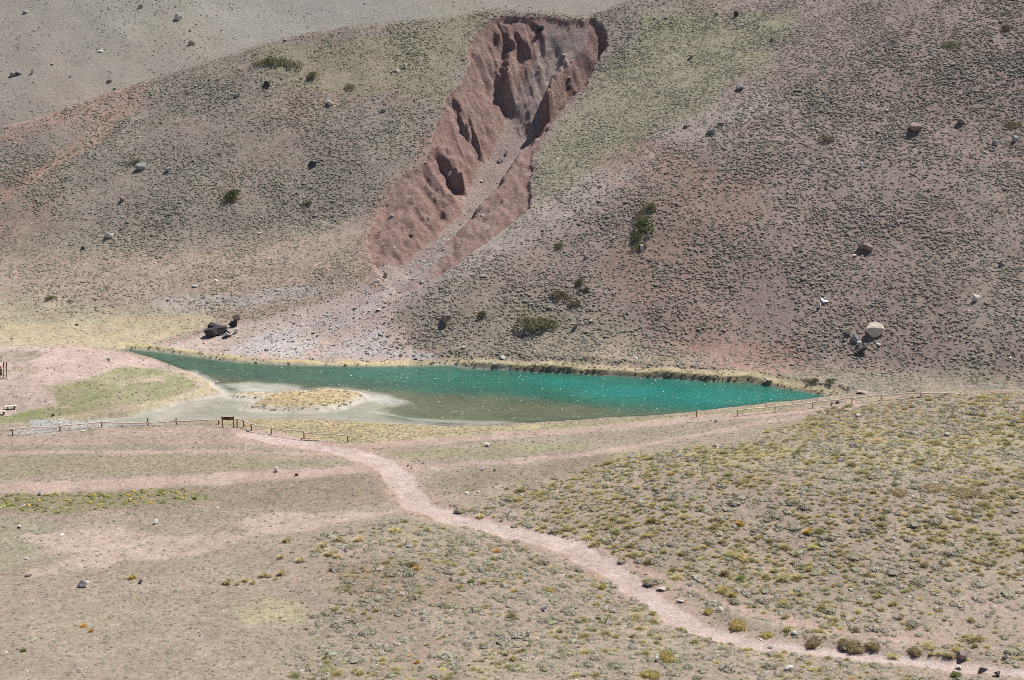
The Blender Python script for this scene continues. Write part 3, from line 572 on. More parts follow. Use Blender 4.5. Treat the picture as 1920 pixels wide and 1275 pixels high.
# ------------------------------------------------------------------ uncountable cover: points on the sheet, one instance each
def scatter(name, pts, scl, rot, tint, pidx, meshes, label=None):
    me = bpy.data.meshes.new(name); me.vertices.add(len(pts)); me.vertices.foreach_set('co', pts.astype(np.float32).ravel())
    for nm, arr in (('scl', scl), ('rot', rot), ('tint', tint)):
        a = me.attributes.new(nm, 'FLOAT_VECTOR', 'POINT'); a.data.foreach_set('vector', arr.astype(np.float32).ravel())
    a = me.attributes.new('pidx', 'INT', 'POINT'); a.data.foreach_set('value', pidx.astype(np.int32))
    o = link(name, me); o['kind'] = 'stuff'
    if label: o['label'] = label; o['category'] = name.replace('_', ' ')
    g = bpy.data.node_groups.new(name, 'GeometryNodeTree'); g.interface.new_socket('Geometry', in_out='INPUT', socket_type='NodeSocketGeometry'); g.interface.new_socket('Geometry', in_out='OUTPUT', socket_type='NodeSocketGeometry')
    N, L = g.nodes.new, g.links.new; gi = N('NodeGroupInput'); go = N('NodeGroupOutput'); ip = N('GeometryNodeInstanceOnPoints'); jn = N('GeometryNodeJoinGeometry')
    for ob in meshes:
        oi = N('GeometryNodeObjectInfo'); oi.inputs['Object'].default_value = ob; oi.inputs['As Instance'].default_value = True; oi.transform_space = 'ORIGINAL'; L(oi.outputs['Geometry'], jn.inputs[0])
    def na(nm, ty):
        k = N('GeometryNodeInputNamedAttribute'); k.data_type = ty; k.inputs['Name'].default_value = nm; return k.outputs['Attribute']
    L(gi.outputs[0], ip.inputs['Points']); L(jn.outputs[0], ip.inputs['Instance']); ip.inputs['Pick Instance'].default_value = True
    L(na('pidx', 'INT'), ip.inputs['Instance Index']); L(na('rot', 'FLOAT_VECTOR'), ip.inputs['Rotation']); L(na('scl', 'FLOAT_VECTOR'), ip.inputs['Scale'])
    L(ip.outputs[0], go.inputs[0]); md = o.modifiers.new('cover', 'NODES'); md.node_group = g
    return o
def vary(base, n_, amt=.18, hue=.06):
    b = np.array(base); k = RNG.normal(1, amt, (n_, 1)); h = RNG.normal(1, hue, (n_, 3)); return np.clip(b*k*h, .01, .9)
VIS_Y = Yc+4
def seen(X, Y, zz, mar=120):
    px, py, d = project(X, Y, zz); return (px > -mar) & (px < W0+mar) & (py > -60) & (py < H0+60) & (Y < np.interp(X/Y, us, VIS_Y))
def cover(density, box, dens_field):
    """random points, thinned by a field on the sheet's grid"""
    x0, x1, y0, y1 = box; n_ = int((x1-x0)*(y1-y0)*density); X = RNG.uniform(x0, x1, n_); Y = RNG.uniform(y0, y1, n_)
    k = (np.abs(X/Y) < .6); X, Y = X[k], Y[k]
    k = RNG.random(len(X)) < samp(dens_field, X, Y); X, Y = X[k], Y[k]; zz = samp(Z, X, Y); k = seen(X, Y, zz); return X[k], Y[k], zz[k]
def cull_rows(px, py, d): return (px > 0) & (px < W0) & (py > 0) & (py < H0)
used_names = {}
def individuals(name, cat, X, Y, zz, S, rz, T, meshes, lab, n_max=300, sink=.02, order=None):
    """the largest in view become things of their own; returns the mask of the rest"""
    px, py, d = project(X, Y, zz); size = S[:, 0]/d*cull_rows(px, py, d)
    top = np.argsort(-size)[:n_max]; rest = np.ones(len(X), bool)
    obs = []
    for k in top:
        if size[k] <= 0: continue
        me = meshes[int(k) % len(meshes)]; o = link(name, me); o.location = (X[k], Y[k], zz[k]-sink*S[k, 2]); o.rotation_euler = (0, 0, rz[k]); o.scale = S[k]
        o['tint'] = [float(v) for v in T[k]]; l, g = lab(px[k], py[k], X[k], Y[k]); tag(o, l, cat, g); rest[k] = False; obs.append(o)
    return rest, obs
def first_of(obs, meshes):
    out = []
    for me in meshes:
        out.append(next(o for o in obs if o.data == me))
    return out
RIGHT_P = cast([(850,960),(1000,915),(1150,862),(1400,826),(1560,768),(1700,748),(1920,738),(2050,735),(2050,1255),(1920,1240),(1650,1210),(1500,1190),(1320,1140),(1180,1070),(1000,990)], Z)
LOW_P = cast([(560,1275),(620,1100),(560,1040),(600,1000),(850,985),(1000,1025),(1120,1075),(1230,1140),(1330,1185),(1500,1225),(1920,1274),(1920,1290)], Z)
nopath = (1-pathm)*(1-smask([(740,872),(600,886),(500,891),(300,904),(100,914),(-100,920)], 1.5, .5, .3))*(1-smask([(1180,1058),(1290,1100),(1400,1145),(1500,1172),(1620,1194),(1780,1203)], .55, .3, .3))*(DL < -.3)
# --- shrubs of the two hillsides
hn = fbm(GX/7, GY/7, 4, 7)
isS = sstep(-7, -1, hill-Zg)*sstep(183, 187, GY+.15*np.clip(GX-20, 0, 99))*(1-FAN)*(1-.9*sstep(0, 1, pmask([(-150,615),(60,603),(200,600),(330,596),(385,590),(400,600),(330,625),(290,650),(200,652),(-150,648)], 1.6, 1.6, 5, 2)))
isS = np.maximum(isS, pmask([(745,592),(780,630),(832,673),(900,682),(1100,690),(1150,600),(950,520),(850,520)], .5, .3, 3, 3))
isS = np.maximum(isS, pmask([(1400,700),(1500,715),(1600,732),(1700,736),(1960,728),(1960,690),(1560,690)], 1, 1))
hd = np.maximum(isH, .9*isS)*(1-GM)*(1-.9*MOUTH)*np.clip(.72+.75*hn+.35*fbm(GX/2.5, GY/2.5, 3, 1), .05, 1)*np.clip(.4+VEG*1.3, 0, 1)*(DL < -1.6)
X, Y, zz = cover(9.5, (-112, 112, 174, 302), hd)
S = RNG.uniform(.22, .60, (len(X), 1))*np.array([1.2, 1, .62])*np.where((samp(PF-PL, X, Y) < 0) & (samp(ZR-ZL, X, Y) > 0), 1.15, .93)[:, None]*RNG.uniform(.8, 1.25, (len(X), 3))*np.clip(.85+.35*samp(hn, X, Y), .55, 1.3)[:, None]
big = RNG.random(len(X)) < .03; S[big] *= 1.5
rz = RNG.uniform(0, 6.28, len(X)); sc = samp(COLR, X, Y)
T = vary((.37, .345, .275), len(X), .16, .02)*.68+.32*sc
rh = samp(ZR-ZL, X, Y) > 0; T[~rh] *= np.array([.97, 1.0, .94])
LMK = {}
def near(zone, x, y, marks):
    if zone not in LMK: LMK[zone] = (cast([m_[:2] for m_ in marks], Z), [m_[2] for m_ in marks])
    P, nm = LMK[zone]; return nm[int(np.argmin(np.hypot(P[:, 0]-x, P[:, 1]-y)))]
BANKM = [(880,670,'corner where the fan meets the lake'),(1000,620,'large olive bush'),(1083,613,'upright pale rock'),(1200,690,'middle of the cut lake bank'),(1330,690,'red bare hollow'),(1480,690,'green bank bushes'),(1640,640,'big cream boulder'),(1616,668,'dark streaked rock'),(1560,650,'slope beside the boulder cluster'),(1833,620,'slope under the pale grey boulder'),(1720,700,'fence end at the crest'),(1860,700,'foot of the hill past the fence')]
HRM = [(1640,630,'big cream boulder'),(1544,568,'flat white slab'),(1624,472,'half-sunk mauve boulder'),(1833,564,'pale grey boulder'),(1206,440,'green bush row'),(1720,248,'broad dark mauve boulder'),(1335,253,'squat grey boulder on the spur'),(1000,622,'large olive bush'),(1097,487,'small grey stone on the spur'),(1877,501,'dark rock high on the right'),(1400,600,'red bare hollow'),(1450,450,'open shrub slope'),(1088,540,'pair of slope bushes'),(835,607,'buried mauve rock'),(1388,169,'blue-grey spur rock'),(1448,76,'highest mauve rock'),(1552,265,'brown-green cushion bush'),(1786,92,'flat green upper bush'),(1904,265,'end of the upper rock row'),(1615,313,'lone white stone'),(1760,400,'slope under the mauve boulders'),(1250,330,'reddish slope over the bush row')]
HLM = [(205,448,'pale grey boulder'),(265,319,'grey slab boulder'),(436,382,'dark green spreading bush'),(586,313,'dark mid-slope rock'),(620,198,'pale mauve boulder'),(520,122,'dark ridge bush patch'),(690,450,'lower gully rim'),(500,480,'foot of the left hill'),(300,500,'pale flat below'),(60,420,'reddish scar lines')]
def labH(px, py, x, y):
    if y < 205:
        w_ = near('b', x, y, BANKM); return 'low cushion shrub above the lake, nearest the '+w_, 'cushion shrubs near the '+w_
    if float(samp(ZR-ZL, np.array([x]), np.array([y]))[0]) > 0:
        w_ = near('r', x, y, HRM); return 'low cushion shrub on the steep hillside, nearest the '+w_, 'hillside cushion shrubs near the '+w_
    w_ = near('l', x, y, HLM); return 'low cushion shrub left of the gully, nearest the '+w_, 'left hill cushion shrubs near the '+w_
rest, obs = individuals('cushion_shrub', 'shrub', X, Y, zz, S, rz, T, LOWM, labH, 300, .04)
PROTO_LOW = first_of(obs, LOWM)
R3 = np.zeros((len(X), 3)); R3[:, 2] = rz
scatter('hillside_shrubs', np.stack([X, Y, zz-.03], 1)[rest], S[rest], R3[rest], T[rest], RNG.integers(0, 5, rest.sum()), PROTO_LOW, 'low grey-green shrubs covering both hillsides')
# --- yellow tussocks and grey shrubs of the foreground
rp = pmask(None, 2.0, 2.0, 5, 2, W=RIGHT_P)*nopath; lp = pmask(None, 2.0, 3.0, 5, 3, W=LOW_P)*nopath
tn = fbm(GX/6, GY/6, 4, 2)
bare = 1-.75*pmask([(1600,1130),(1930,1060),(1930,1240),(1700,1220)], 3, 3, 5, 4)
td = np.clip(rp*(.55+.9*tn)*bare+lp*np.clip(.12+.5*tn, 0, 1)*sstep(150, 118, GY), 0, 1)
X, Y, zz = cover(4.2, (-20, 90, 92, 185), td)
S = np.clip(RNG.lognormal(-1.1, .40, (len(X), 1)), .13, .95)*np.array([1.1, 1.1, .72])*RNG.uniform(.9, 1.15, (len(X), 3)); rz = RNG.uniform(0, 6.28, len(X))
T = vary((.56, .485, .25), len(X), .15, .03); g_ = RNG.random(len(X)) < .22; T[g_] = vary((.43, .40, .20), g_.sum(), .12, .03)
FGM = [(1018,1147,'pale grey boulder'),(990,1193,'rounded white stone'),(773,1064,'dark dome tussock'),(1233,1241,'white block'),(1480,1260,'flat pale slab'),(883,1094,'bright green tussock'),(1243,1108,'flat tan path stones'),(700,1240,'bare lower flat'),(880,1250,'lower edge of the scrub'),(1842,1263,'dark jagged rock'),(650,1040,'pale tussock clump')]
HKM = [(956,967,'white stone by the path'),(1516,1002,'orange hillock tussock'),(1387,986,'small orange tussock'),(1810,930,'wide brown tussock mat'),(1776,818,'flat pale crest stone'),(1900,797,'white tilted crest stone'),(1610,783,'red-brown stone pair'),(1527,1213,'brown tussock domes'),(1357,1112,'start of the small trail'),(1700,1100,'bare pink slope'),(1200,930,'dark slope by the junction'),(1250,1020,'middle bend of the path'),(1850,1020,'far end of the hillock'),(1550,880,'hillock brow')]
def labT(px, py, x, y):
    if float(samp(lp, np.array([x]), np.array([y]))[0]) > .5:
        w_ = near('f', x, y, FGM); return 'small golden tussock below the path, nearest the '+w_, 'scrub tussocks near the '+w_
    w_ = near('k', x, y, HKM); return 'small golden tussock on the hillock, nearest the '+w_, 'hillock tussocks near the '+w_
rest, obs = individuals('grass_tussock', 'grass tussock', X, Y, zz, S, rz, T, TUSS, labT, 300)
PROTO_T = first_of(obs, TUSS); R3 = np.zeros((len(X), 3)); R3[:, 2] = rz
scatter('small_tussocks', np.stack([X, Y, zz-.02], 1)[rest], S[rest], R3[rest], T[rest], RNG.integers(0, 5, rest.sum()), PROTO_T, 'small golden grass tussocks scattered on the hillock')
sd = np.clip(rp*(.5-.6*tn)+lp*(.55+.5*fbm(GX/5, GY/5, 3, 5)), 0, 1)*bare
X, Y, zz = cover(3.6, (-45, 90, 92, 180), sd)
S = np.clip(RNG.lognormal(-.85, .40, (len(X), 1)), .16, 1.2)*np.array([1.25, 1.15, .6])*RNG.uniform(.85, 1.2, (len(X), 3)); rz = RNG.uniform(0, 6.28, len(X))
T = vary((.365, .325, .25), len(X), .14, .025); g_ = RNG.random(len(X)) < .35; T[g_] = vary((.31, .285, .19), g_.sum(), .13, .02)
def labS(px, py, x, y):
    if float(samp(lp, np.array([x]), np.array([y]))[0]) > .5:
        w_ = near('f', x, y, FGM); return 'grey twiggy shrub below the path, nearest the '+w_, 'scrub shrubs near the '+w_
    w_ = near('k', x, y, HKM); return 'grey twiggy shrub on the hillock, nearest the '+w_, 'hillock shrubs near the '+w_
rest, obs = individuals('twiggy_shrub', 'shrub', X, Y, zz, S, rz, T, MOUND, labS, 300)
PROTO_M = first_of(obs, MOUND); R3 = np.zeros((len(X), 3)); R3[:, 2] = rz
scatter('low_scrub', np.stack([X, Y, zz-.02], 1)[rest], S[rest], R3[rest], T[rest], RNG.integers(0, 5, rest.sum()), PROTO_M, 'low grey scrub between the tussocks')
# --- tiny herbs everywhere on the flats
hd = (1-isH)*nopath*np.clip(VEG*1.3, 0, 1)*(1-.5*rp)
X, Y, zz = cover(4.5, (-80, 90, 92, 215), hd)
S = RNG.uniform(.10, .30, (len(X), 1))*np.array([1.5, 1.3, .5])*RNG.uniform(.8, 1.2, (len(X), 3)); R3 = np.zeros((len(X), 3)); R3[:, 2] = RNG.uniform(0, 6.28, len(X))
T = vary((.30, .265, .195), len(X), .2, .04); g_ = RNG.random(len(X)) < .25; T[g_] = vary((.26, .265, .15), g_.sum(), .15, .04)
scatter('ground_herbs', np.stack([X, Y, zz], 1), S, R3, T, RNG.integers(0, 5, len(X)), PROTO_LOW, 'tiny herbs growing on the dry flats')
# green-yellow cushions on the bank under the left track
gm = pmask([(-60,928),(60,924),(200,918),(330,916),(450,926),(330,940),(150,955),(-60,965)], .8, 1.6, 4, 4)*nopath
X, Y, zz = cover(3.0, (-75, -10, 135, 175), gm)
S = RNG.uniform(.25, .55, (len(X), 1))*np.array([1.4, 1.1, .6])*RNG.uniform(.8, 1.2, (len(X), 3)); R3 = np.zeros((len(X), 3)); R3[:, 2] = RNG.uniform(0, 6.28, len(X))
T = vary((.25, .245, .085), len(X), .18, .05); g_ = RNG.random(len(X)) < .15; T[g_] = vary((.50, .40, .09), g_.sum(), .1, .03)
scatter('green_cushion_plants', np.stack([X, Y, zz], 1), S, R3, T, RNG.integers(0, 5, len(X)), PROTO_LOW, 'green and yellow cushion plants on the bank under the left track')
# reeds and straw along the lake
bd, _ = segdist(GX, GY, FARR); fd_, _ = segdist(GX, GY, FARL); strw = (.45*np.exp(-(bd/.8)**2)*np.clip(.5+1.2*fbm(GX/3, GY/3, 2, 2), 0, 1)+.3*np.exp(-(fd_/.5)**2)*np.clip(.5+1.2*fbm(GX/3, GY/3, 2, 2), 0, 1)+.22*im)
strw = strw+.45*pmask([(395,791),(480,788),(600,788),(760,797),(900,803),(1000,800),(850,816),(720,827),(650,829),(560,818),(480,804),(440,796)], .7, .9, 2, 3)
strw = np.clip(strw, 0, 1)*((DL < -.05) | (im > .5))*(GM < .5)*(GU < .26)
X, Y, zz = cover(13.0, (-75, 50, 158, 212), strw)
S = RNG.uniform(.16, .38, (len(X), 1))*np.array([1.3, 1, .7])*RNG.uniform(.8, 1.2, (len(X), 3)); R3 = np.zeros((len(X), 3)); R3[:, 2] = RNG.uniform(0, 6.28, len(X))
T = vary((.70, .61, .42), len(X), .10, .02)
scatter('shore_grass', np.stack([X, Y, zz-.02], 1), S, R3, T, RNG.integers(0, 5, len(X)), PROTO_T, 'dry straw grass fringing the lake shore')
# --- rocks that can be pointed at: pixel of the base, width and height in pixels, tone, label
PALE, CREAM, GREYR, DARK, MAUV, WHITE, TAN = (.58, .54, .48), (.62, .53, .42), (.32, .31, .30), (.085, .08, .08), (.27, .20, .18), (.75, .73, .68), (.42, .33, .27)
RK = [
 (1640,634,42,32,CREAM,'large cream and orange boulder, biggest of the rock cluster on the shrubby hillside'),(1590,629,13,14,CREAM,'tall narrow cream stone at the upper end of the boulder cluster'),
 (1604,643,19,14,GREYR,'grey-faced block in the middle of the boulder cluster'),(1611,651,11,10,PALE,'small pale block in the big cream boulder\'s shadow'),
 (1616,668,24,13,DARK,'dark streaked rock just below the boulder cluster'),(1544,568,23,6,WHITE,'flat white slab on the hillside above the boulder cluster'),
 (1537,578,9,10,WHITE,'small upright white slab just below the flat white slab'),(1624,472,30,14,MAUV,'mauve boulder half sunk in the hillside above the white slabs'),
 (1720,248,38,15,MAUV,'broad dark mauve boulder high on the shrubby hillside'),(1806,233,28,10,MAUV,'long mauve boulder beside the broad dark mauve boulder'),
 (1866,273,15,9,GREYR,'grey angular rock below the long mauve boulder'),(1904,267,19,11,GREYR,'pair-sized blue-grey rock at the end of the upper rock row'),
 (1335,253,22,11,GREYR,'squat grey boulder on the pale spur of the right hill'),(1351,236,16,7,MAUV,'low mauve rock just above the squat grey boulder'),
 (1388,169,17,9,GREYR,'blue-grey rock alone on the green side of the spur'),(1448,76,14,8,MAUV,'small mauve rock high on the spur'),(1297,110,15,7,MAUV,'flat mauve rock on the green side slope near the gully head'),
 (1381,31,11,9,DARK,'small near-black rock highest on the right hill'),(1286,241,15,6,MAUV,'low mauve rock where the spur track starts'),(1816,180,12,7,DARK,'dark little rock above the long mauve boulder'),
 (1615,313,8,8,WHITE,'lone white stone on the upper right hillside'),(1833,564,21,11,PALE,'pale grey boulder on the hillside right of the boulder cluster'),(1877,501,12,8,DARK,'dark rock above the pale grey boulder'),
 (1083,613,14,20,PALE,'upright pale grey rock standing among shrubs above the lake'),(1203,471,9,11,PALE,'pale stone under the dark green bush row'),(1097,487,10,8,GREYR,'grey stone on the slope above the olive bush'),
 (835,607,26,16,MAUV,'mauve rock buried at the foot of the spur above the fan'),(407,628,48,28,DARK,'big near-black boulder standing on the gravel fan'),(437,614,18,12,DARK,'dark brown rock leaning on the big black boulder'),
 (446,602,20,9,MAUV,'low brown and white rock behind the big black boulder'),(424,634,23,9,GREYR,'grey slab in front of the big black boulder'),(442,625,11,8,PALE,'pale block beside the grey slab on the gravel fan'),
 (205,448,21,13,PALE,'pale grey boulder low on the left hill'),(157,468,12,6,DARK,'dark flat rock near the pale boulder of the left hill'),(265,319,25,12,GREYR,'grey slab boulder beside a green bush on the left hill'),
 (318,323,21,8,GREYR,'flat grey rocks\' largest piece right of the slab boulder'),(620,198,19,9,PALE,'pale mauve boulder on the upper left hill'),(500,163,17,10,DARK,'black and white rock under the dark ridge bush patch'),
 (445,182,11,6,GREYR,'small grey rock near the ridge of the left hill'),(586,313,22,10,DARK,'dark rock in the middle of the left hill'),(228,378,15,9,MAUV,'brown rock below the slab boulder of the left hill'),
 (759,128,10,8,PALE,'round pale stone on the grassy ridge shoulder'),(719,211,11,8,GREYR,'grey stone left of the gully rim'),
 (938,305,12,9,GREYR,'dark-faced block on the gully floor'),(950,290,7,8,PALE,'pale block just above the dark-faced block in the gully'),(1015,58,12,10,DARK,'black boulder high in the gully head'),(1009,62,8,7,DARK,'smaller black boulder touching the black one in the gully head'),
 (843,331,11,9,PALE,'pale rock lodged on the gully\'s left wall'),(722,521,13,9,TAN,'pinkish boulder at the mouth of the gully'),
 (291,983,12,9,WHITE,'bright white block on the bare pink patch'),(153,1102,20,13,GREYR,'dark grey craggy rock on the foreground flat'),(164,1096,14,5,PALE,'pale flat stone behind the craggy foreground rock'),
 (262,1095,13,8,GREYR,'rounded grey stone on the foreground flat'),(519,885,13,9,PALE,'pale tilted stone lying on the left dirt track'),(1018,1147,17,11,PALE,'pale grey boulder alone in the scrub below the path'),
 (990,1193,10,9,WHITE,'rounded white stone in the scrub below the path'),(956,967,13,8,WHITE,'white stone on the slope right of the path'),(915,838,16,6,PALE,'flat pale stone on the green strip near the junction'),
 (1233,1241,14,13,WHITE,'white block among tussocks at the lower scrub'),(1480,1260,25,9,PALE,'flat pale grey slab in the lower scrub'),(1243,1108,21,4,(.56,.47,.41),'flat tan stone on the path edge'),(1275,1130,19,4,(.56,.47,.41),'second flat tan stone further along the path edge'),
 (1488,1190,16,6,PALE,'flat stone on the bank between the path and the small trail'),(1343,792,8,6,PALE,'small pale stone beside the end of the right rail fence'),(1900,797,13,10,WHITE,'white tilted stone on the grassy crest'),
 (1776,818,13,6,PALE,'flat pale stone on the hillock below the crest'),(1610,783,11,6,PALE,'pale stone on the hillock near the red pair'),(1559,761,9,7,MAUV,'larger of two red-brown stones under the right rail fence'),(1570,757,10,6,MAUV,'smaller of two red-brown stones under the right rail fence'),
 (1464,752,8,5,GREYR,'grey stone at the water edge behind the right fence'),(1842,1263,24,10,DARK,'dark jagged rock on the lower path edge'),(1872,1268,20,8,DARK,'low dark rock next to the jagged one on the path edge'),
 (1806,1236,27,13,MAUV,'earthy mauve rock at the path\'s upper edge'),(1800,1256,18,6,PALE,'pale flat rock beside the jagged dark rock'),(1884,1238,26,7,MAUV,'low crumbling mauve rock above the path'),(1640,1213,8,6,GREYR,'grey stone at the foot of the brown tussocks'),
 (203,676,9,5,WHITE,'white stone on the knoll with the bench'),(90,692,6,3,WHITE,'small white flat stone near the walker'),(103,693,6,3,WHITE,'second small white stone near the walker'),(98,781,9,5,DARK,'dark block at the edge of the dry inlet'),(408,721,9,6,PALE,'pale rocks\' largest piece at the knoll point by the water'),
 (75,930,10,6,WHITE,'white stone on the bank under the left track'),(37,990,14,4,PALE,'flat pale stone on the green-grey patch'),(905,883,9,6,WHITE,'white stone on the dark slope right of the junction'),(928,884,7,5,GREYR,'grey stone next to the white one on the dark slope'),
 (1440,722,18,6,TAN,'flat tan ledge rock at the far lake bank'),(1620,740,26,5,TAN,'flat grassy-topped ledge rock at the lake\'s right end'),(765,875,5,4,MAUV,'small brown stone at the path junction'),(771,879,6,4,TAN,'tan stone beside the brown one at the path junction')]
def hull_mesh(P, seed):
    bm = bmesh.new()
    for p_ in P: bm.verts.new(p_)
    r_ = bmesh.ops.convex_hull(bm, input=bm.verts); bmesh.ops.delete(bm, geom=[g for g in set(r_['geom_interior']+r_['geom_unused']) if isinstance(g, bmesh.types.BMVert)], context='VERTS')
    bmesh.ops.bevel(bm, geom=bm.edges[:], offset=.05, segments=1, affect='EDGES'); bmesh.ops.triangulate(bm, faces=bm.faces[:]); bmesh.ops.subdivide_edges(bm, edges=bm.edges[:], cuts=2, use_grid_fill=True)
    rr = np.random.default_rng(seed)
    for v in bm.verts: v.co += Vector(rr.normal(size=3)*.012)
    me = bpy.data.meshes.new('rock'); bm.to_mesh(me); bm.free(); me.materials.append(M_ROCK); return me
BIG = [(0,0,-3),(-10,2,7),(-19,4,15),(12,3,6),(20,6,14),(-16,3,18),(-2,2,20),(15,4,18),(-8,14,26),(4,16,29),(15,14,25),(19,10,19),(0,18,3),(12,16,6),(-12,14,8)]
BLK = [(-24,0,-3),(-22,2,9),(-12,6,20),(2,4,27),(12,6,24),(20,10,14),(25,8,4),(18,2,-2),(-6,-1,14),(8,1,10),(-14,22,14),(8,24,20),(22,20,6),(-20,20,2)]
def craggy(s_):
    V = []; F = []
    for sd, (ox, oy, oz), (a_, b_, c_) in ((11, (-.2, 0, -.1), (.72, .6, .62)), (12, (.05, .1, -.1), (.8, .7, .80)), (13, (.28, .06, -.08), (.6, .5, .6)), (14, (-.02, .2, -.05), (.8, .6, .75))):
        m_ = rock_mesh(700+sd, 3, 11, (1, .8, .8)); q = len(V); V += [(v.co.x*a_*s_+ox*s_, v.co.y*b_*s_+oy*s_, v.co.z*c_*s_+oz*s_) for v in m_.vertices]; F += [[i_+q for i_ in f_.vertices] for f_ in m_.polygons]
    return mesh_from('craggy_rock', V, F, M_ROCK)
for k, (px, py, w, h, tone, lab) in enumerate(RK):
    p = pix(px, py); s = w/pxm(p); hh = h/pxm(p)*1.05
    if k == 0 or lab.startswith('big near-black'):
        o = link('boulder', hull_mesh(np.array(BIG)/pxm(p), k) if k == 0 else craggy(s*.9)); o.location = tuple(p); o['tint'] = list(tone if k == 0 else (.075, .068, .068)); tag(o, lab, 'rock'); continue
    me = rock_mesh(200+k, 3, 8+k % 5, (1, .8, .7)) if w > 12 else ROCKS[k % 7]
    o = link('boulder' if w >= 14 else 'stone', me); zmax = max(v.co.z for v in me.vertices)
    o.scale = (s, s*.85, hh/zmax*1.12); o.location = (p[0], p[1]+s*.3, zat(p[0], p[1]+s*.3)-.10*hh); o.rotation_euler = (0, 0, (k*2.4) % 6.28 if w < 16 else ((k*1.3) % 1.2)-.6)
    if p[2] > 3: o.location = (p[0], p[1]+s*.2, p[2]-.05*hh)
    o['tint'] = list(tone); tag(o, lab, 'rock')
# far slope rocks
def fpix(px, py):
    dx, dy, dz = raydir(px, py); yy = np.arange(300, 700, .3); h = fz_at(dx/dy*yy, yy)-(CAMZ+dz/dy*yy); y = yy[np.argmax(h > 0)]; return np.array([dx/dy*y, y, CAMZ+dz/dy*y])
for k, (px, py, w, h, tone, lab) in enumerate([(334,38,17,12,PALE,'pale block, largest rock on the grey mountain slope behind the ridge'),(357,86,17,9,TAN,'tan angular rock on the mountain slope just above the ridge'),(264,16,11,7,TAN,'tan rock high on the mountain slope'),
  (24,142,12,8,GREYR,'grey rock left of the blue-grey one on the mountain slope'),(38,140,19,9,GREYR,'long blue-grey rock on the mountain slope'),(62,138,9,8,PALE,'pale rock beside the long blue-grey rock'),(189,99,10,6,WHITE,'whitish stone in the middle of the mountain slope'),
  (49,25,13,6,GREYR,'flat grey rock high on the mountain slope'),(206,156,13,7,MAUV,'brown rock just above the ridge line')]):
    p = fpix(px, py); s = w/pxm(p); o = link('boulder', rock_mesh(400+k, 3, 9, (1, .8, .7))); zm = max(v.co.z for v in o.data.vertices); o.scale = (s, s*.8, h/pxm(p)*1.1/zm); o.location = (p[0], p[1]+.2, p[2]-.1); o['tint'] = list(tone); tag(o, lab, 'rock')
# --- small stones
stn = (DL < -.2)*(1-.6*pathm)*np.clip(.35+.6*fbm(GX/10, GY/10, 3, 3)+.6*GM+.3*FAN, .05, 1)
X, Y, zz = cover(.16, (-112, 112, 92, 300), stn)
S = np.clip(RNG.lognormal(-1.45, .5, (len(X), 1)), .1, .9)*np.array([1, 1, .8])*RNG.uniform(.8, 1.2, (len(X), 3)); S[Y > 185] *= 1.35; rz = RNG.uniform(0, 6.28, len(X))
T = vary((.50, .46, .41), len(X), .25, .04); d_ = RNG.random(len(X)) < .25; T[d_] = vary((.22, .17, .15), d_.sum())
def labR(px, py, x, y):
    if float(samp(GM, np.array([x]), np.array([y]))[0]) > .5: return 'small loose stone lying in the red gully', 'loose stones in the gully'
    if float(samp(isH, np.array([x]), np.array([y]))[0]) > .5:
        w_ = near('r', x, y, HRM) if float(samp(ZR-ZL, np.array([x]), np.array([y]))[0]) > 0 else near('l', x, y, HLM); return 'small loose stone between hillside shrubs, nearest the '+w_, 'hillside stones near the '+w_
    if y > 180: return 'small loose stone lying on the flat behind the lake', 'loose stones on the flat behind the lake'
    w_ = near('s', x, y, STM); return 'small loose stone on the dry ground, nearest the '+w_, 'loose stones near the '+w_
STM = FGM+HKM+[(291,983,'bright white block'),(153,1102,'craggy grey rock'),(519,885,'pale stone on the left track'),(425,1097,'short tussock row'),(171,1186,'orange tussock pair'),(915,838,'green strip at the junction'),(200,850,'rail fence by the dry inlet'),(100,940,'green cushion bank'),(560,825,'curving rail fence'),(400,1220,'lower bare flat'),(43,1223,'lone dark green tussock')]
rest, obs = individuals('loose_stone', 'stone', X, Y, zz, S, rz, T, STONE, labR, 300, .15)
PROTO_S = first_of(obs, STONE); R3 = np.zeros((len(X), 3)); R3[:, 2] = rz
scatter('pebbles', np.stack([X, Y, zz-.03], 1)[rest], S[rest], R3[rest], T[rest], RNG.integers(0, 4, rest.sum()), PROTO_S, 'pebbles scattered over slopes and flats')
grm = np.clip(.55*MOUTH+.25*FAN+pmask([(430,655),(500,618),(620,588),(655,600),(600,635),(560,668),(470,668)], 1.2, 2.2, 4, 1)+.8*pmask([(600,672),(640,640),(700,620),(760,650),(800,672)], 1.2, 2.2, 4, 5)+.5*pmask([(285,560),(480,545),(660,535),(560,560),(420,580),(330,585)], 1.5, 1.5, 4, 4)
      + .8*smask([(900,395),(850,440),(800,480),(740,520),(690,545)], 1.6, 1, 1)+.7*gv+.05*FM, 0, 1)*(DL < .3)
X, Y, zz = cover(6.0, (-75, 5, 160, 250), grm)
S = np.clip(RNG.lognormal(-1.5, .45, (len(X), 1)), .08, .8)*np.array([1, 1, .75])*RNG.uniform(.8, 1.2, (len(X), 3)); R3 = np.zeros((len(X), 3)); R3[:, 2] = RNG.uniform(0, 6.28, len(X)); T = vary((.42, .395, .37), len(X), .25, .04)
scatter('gravel', np.stack([X, Y, zz-.02], 1), S, R3, T, RNG.integers(0, 4, len(X)), PROTO_S, 'grey gravel on the fan and in the dry inlet')
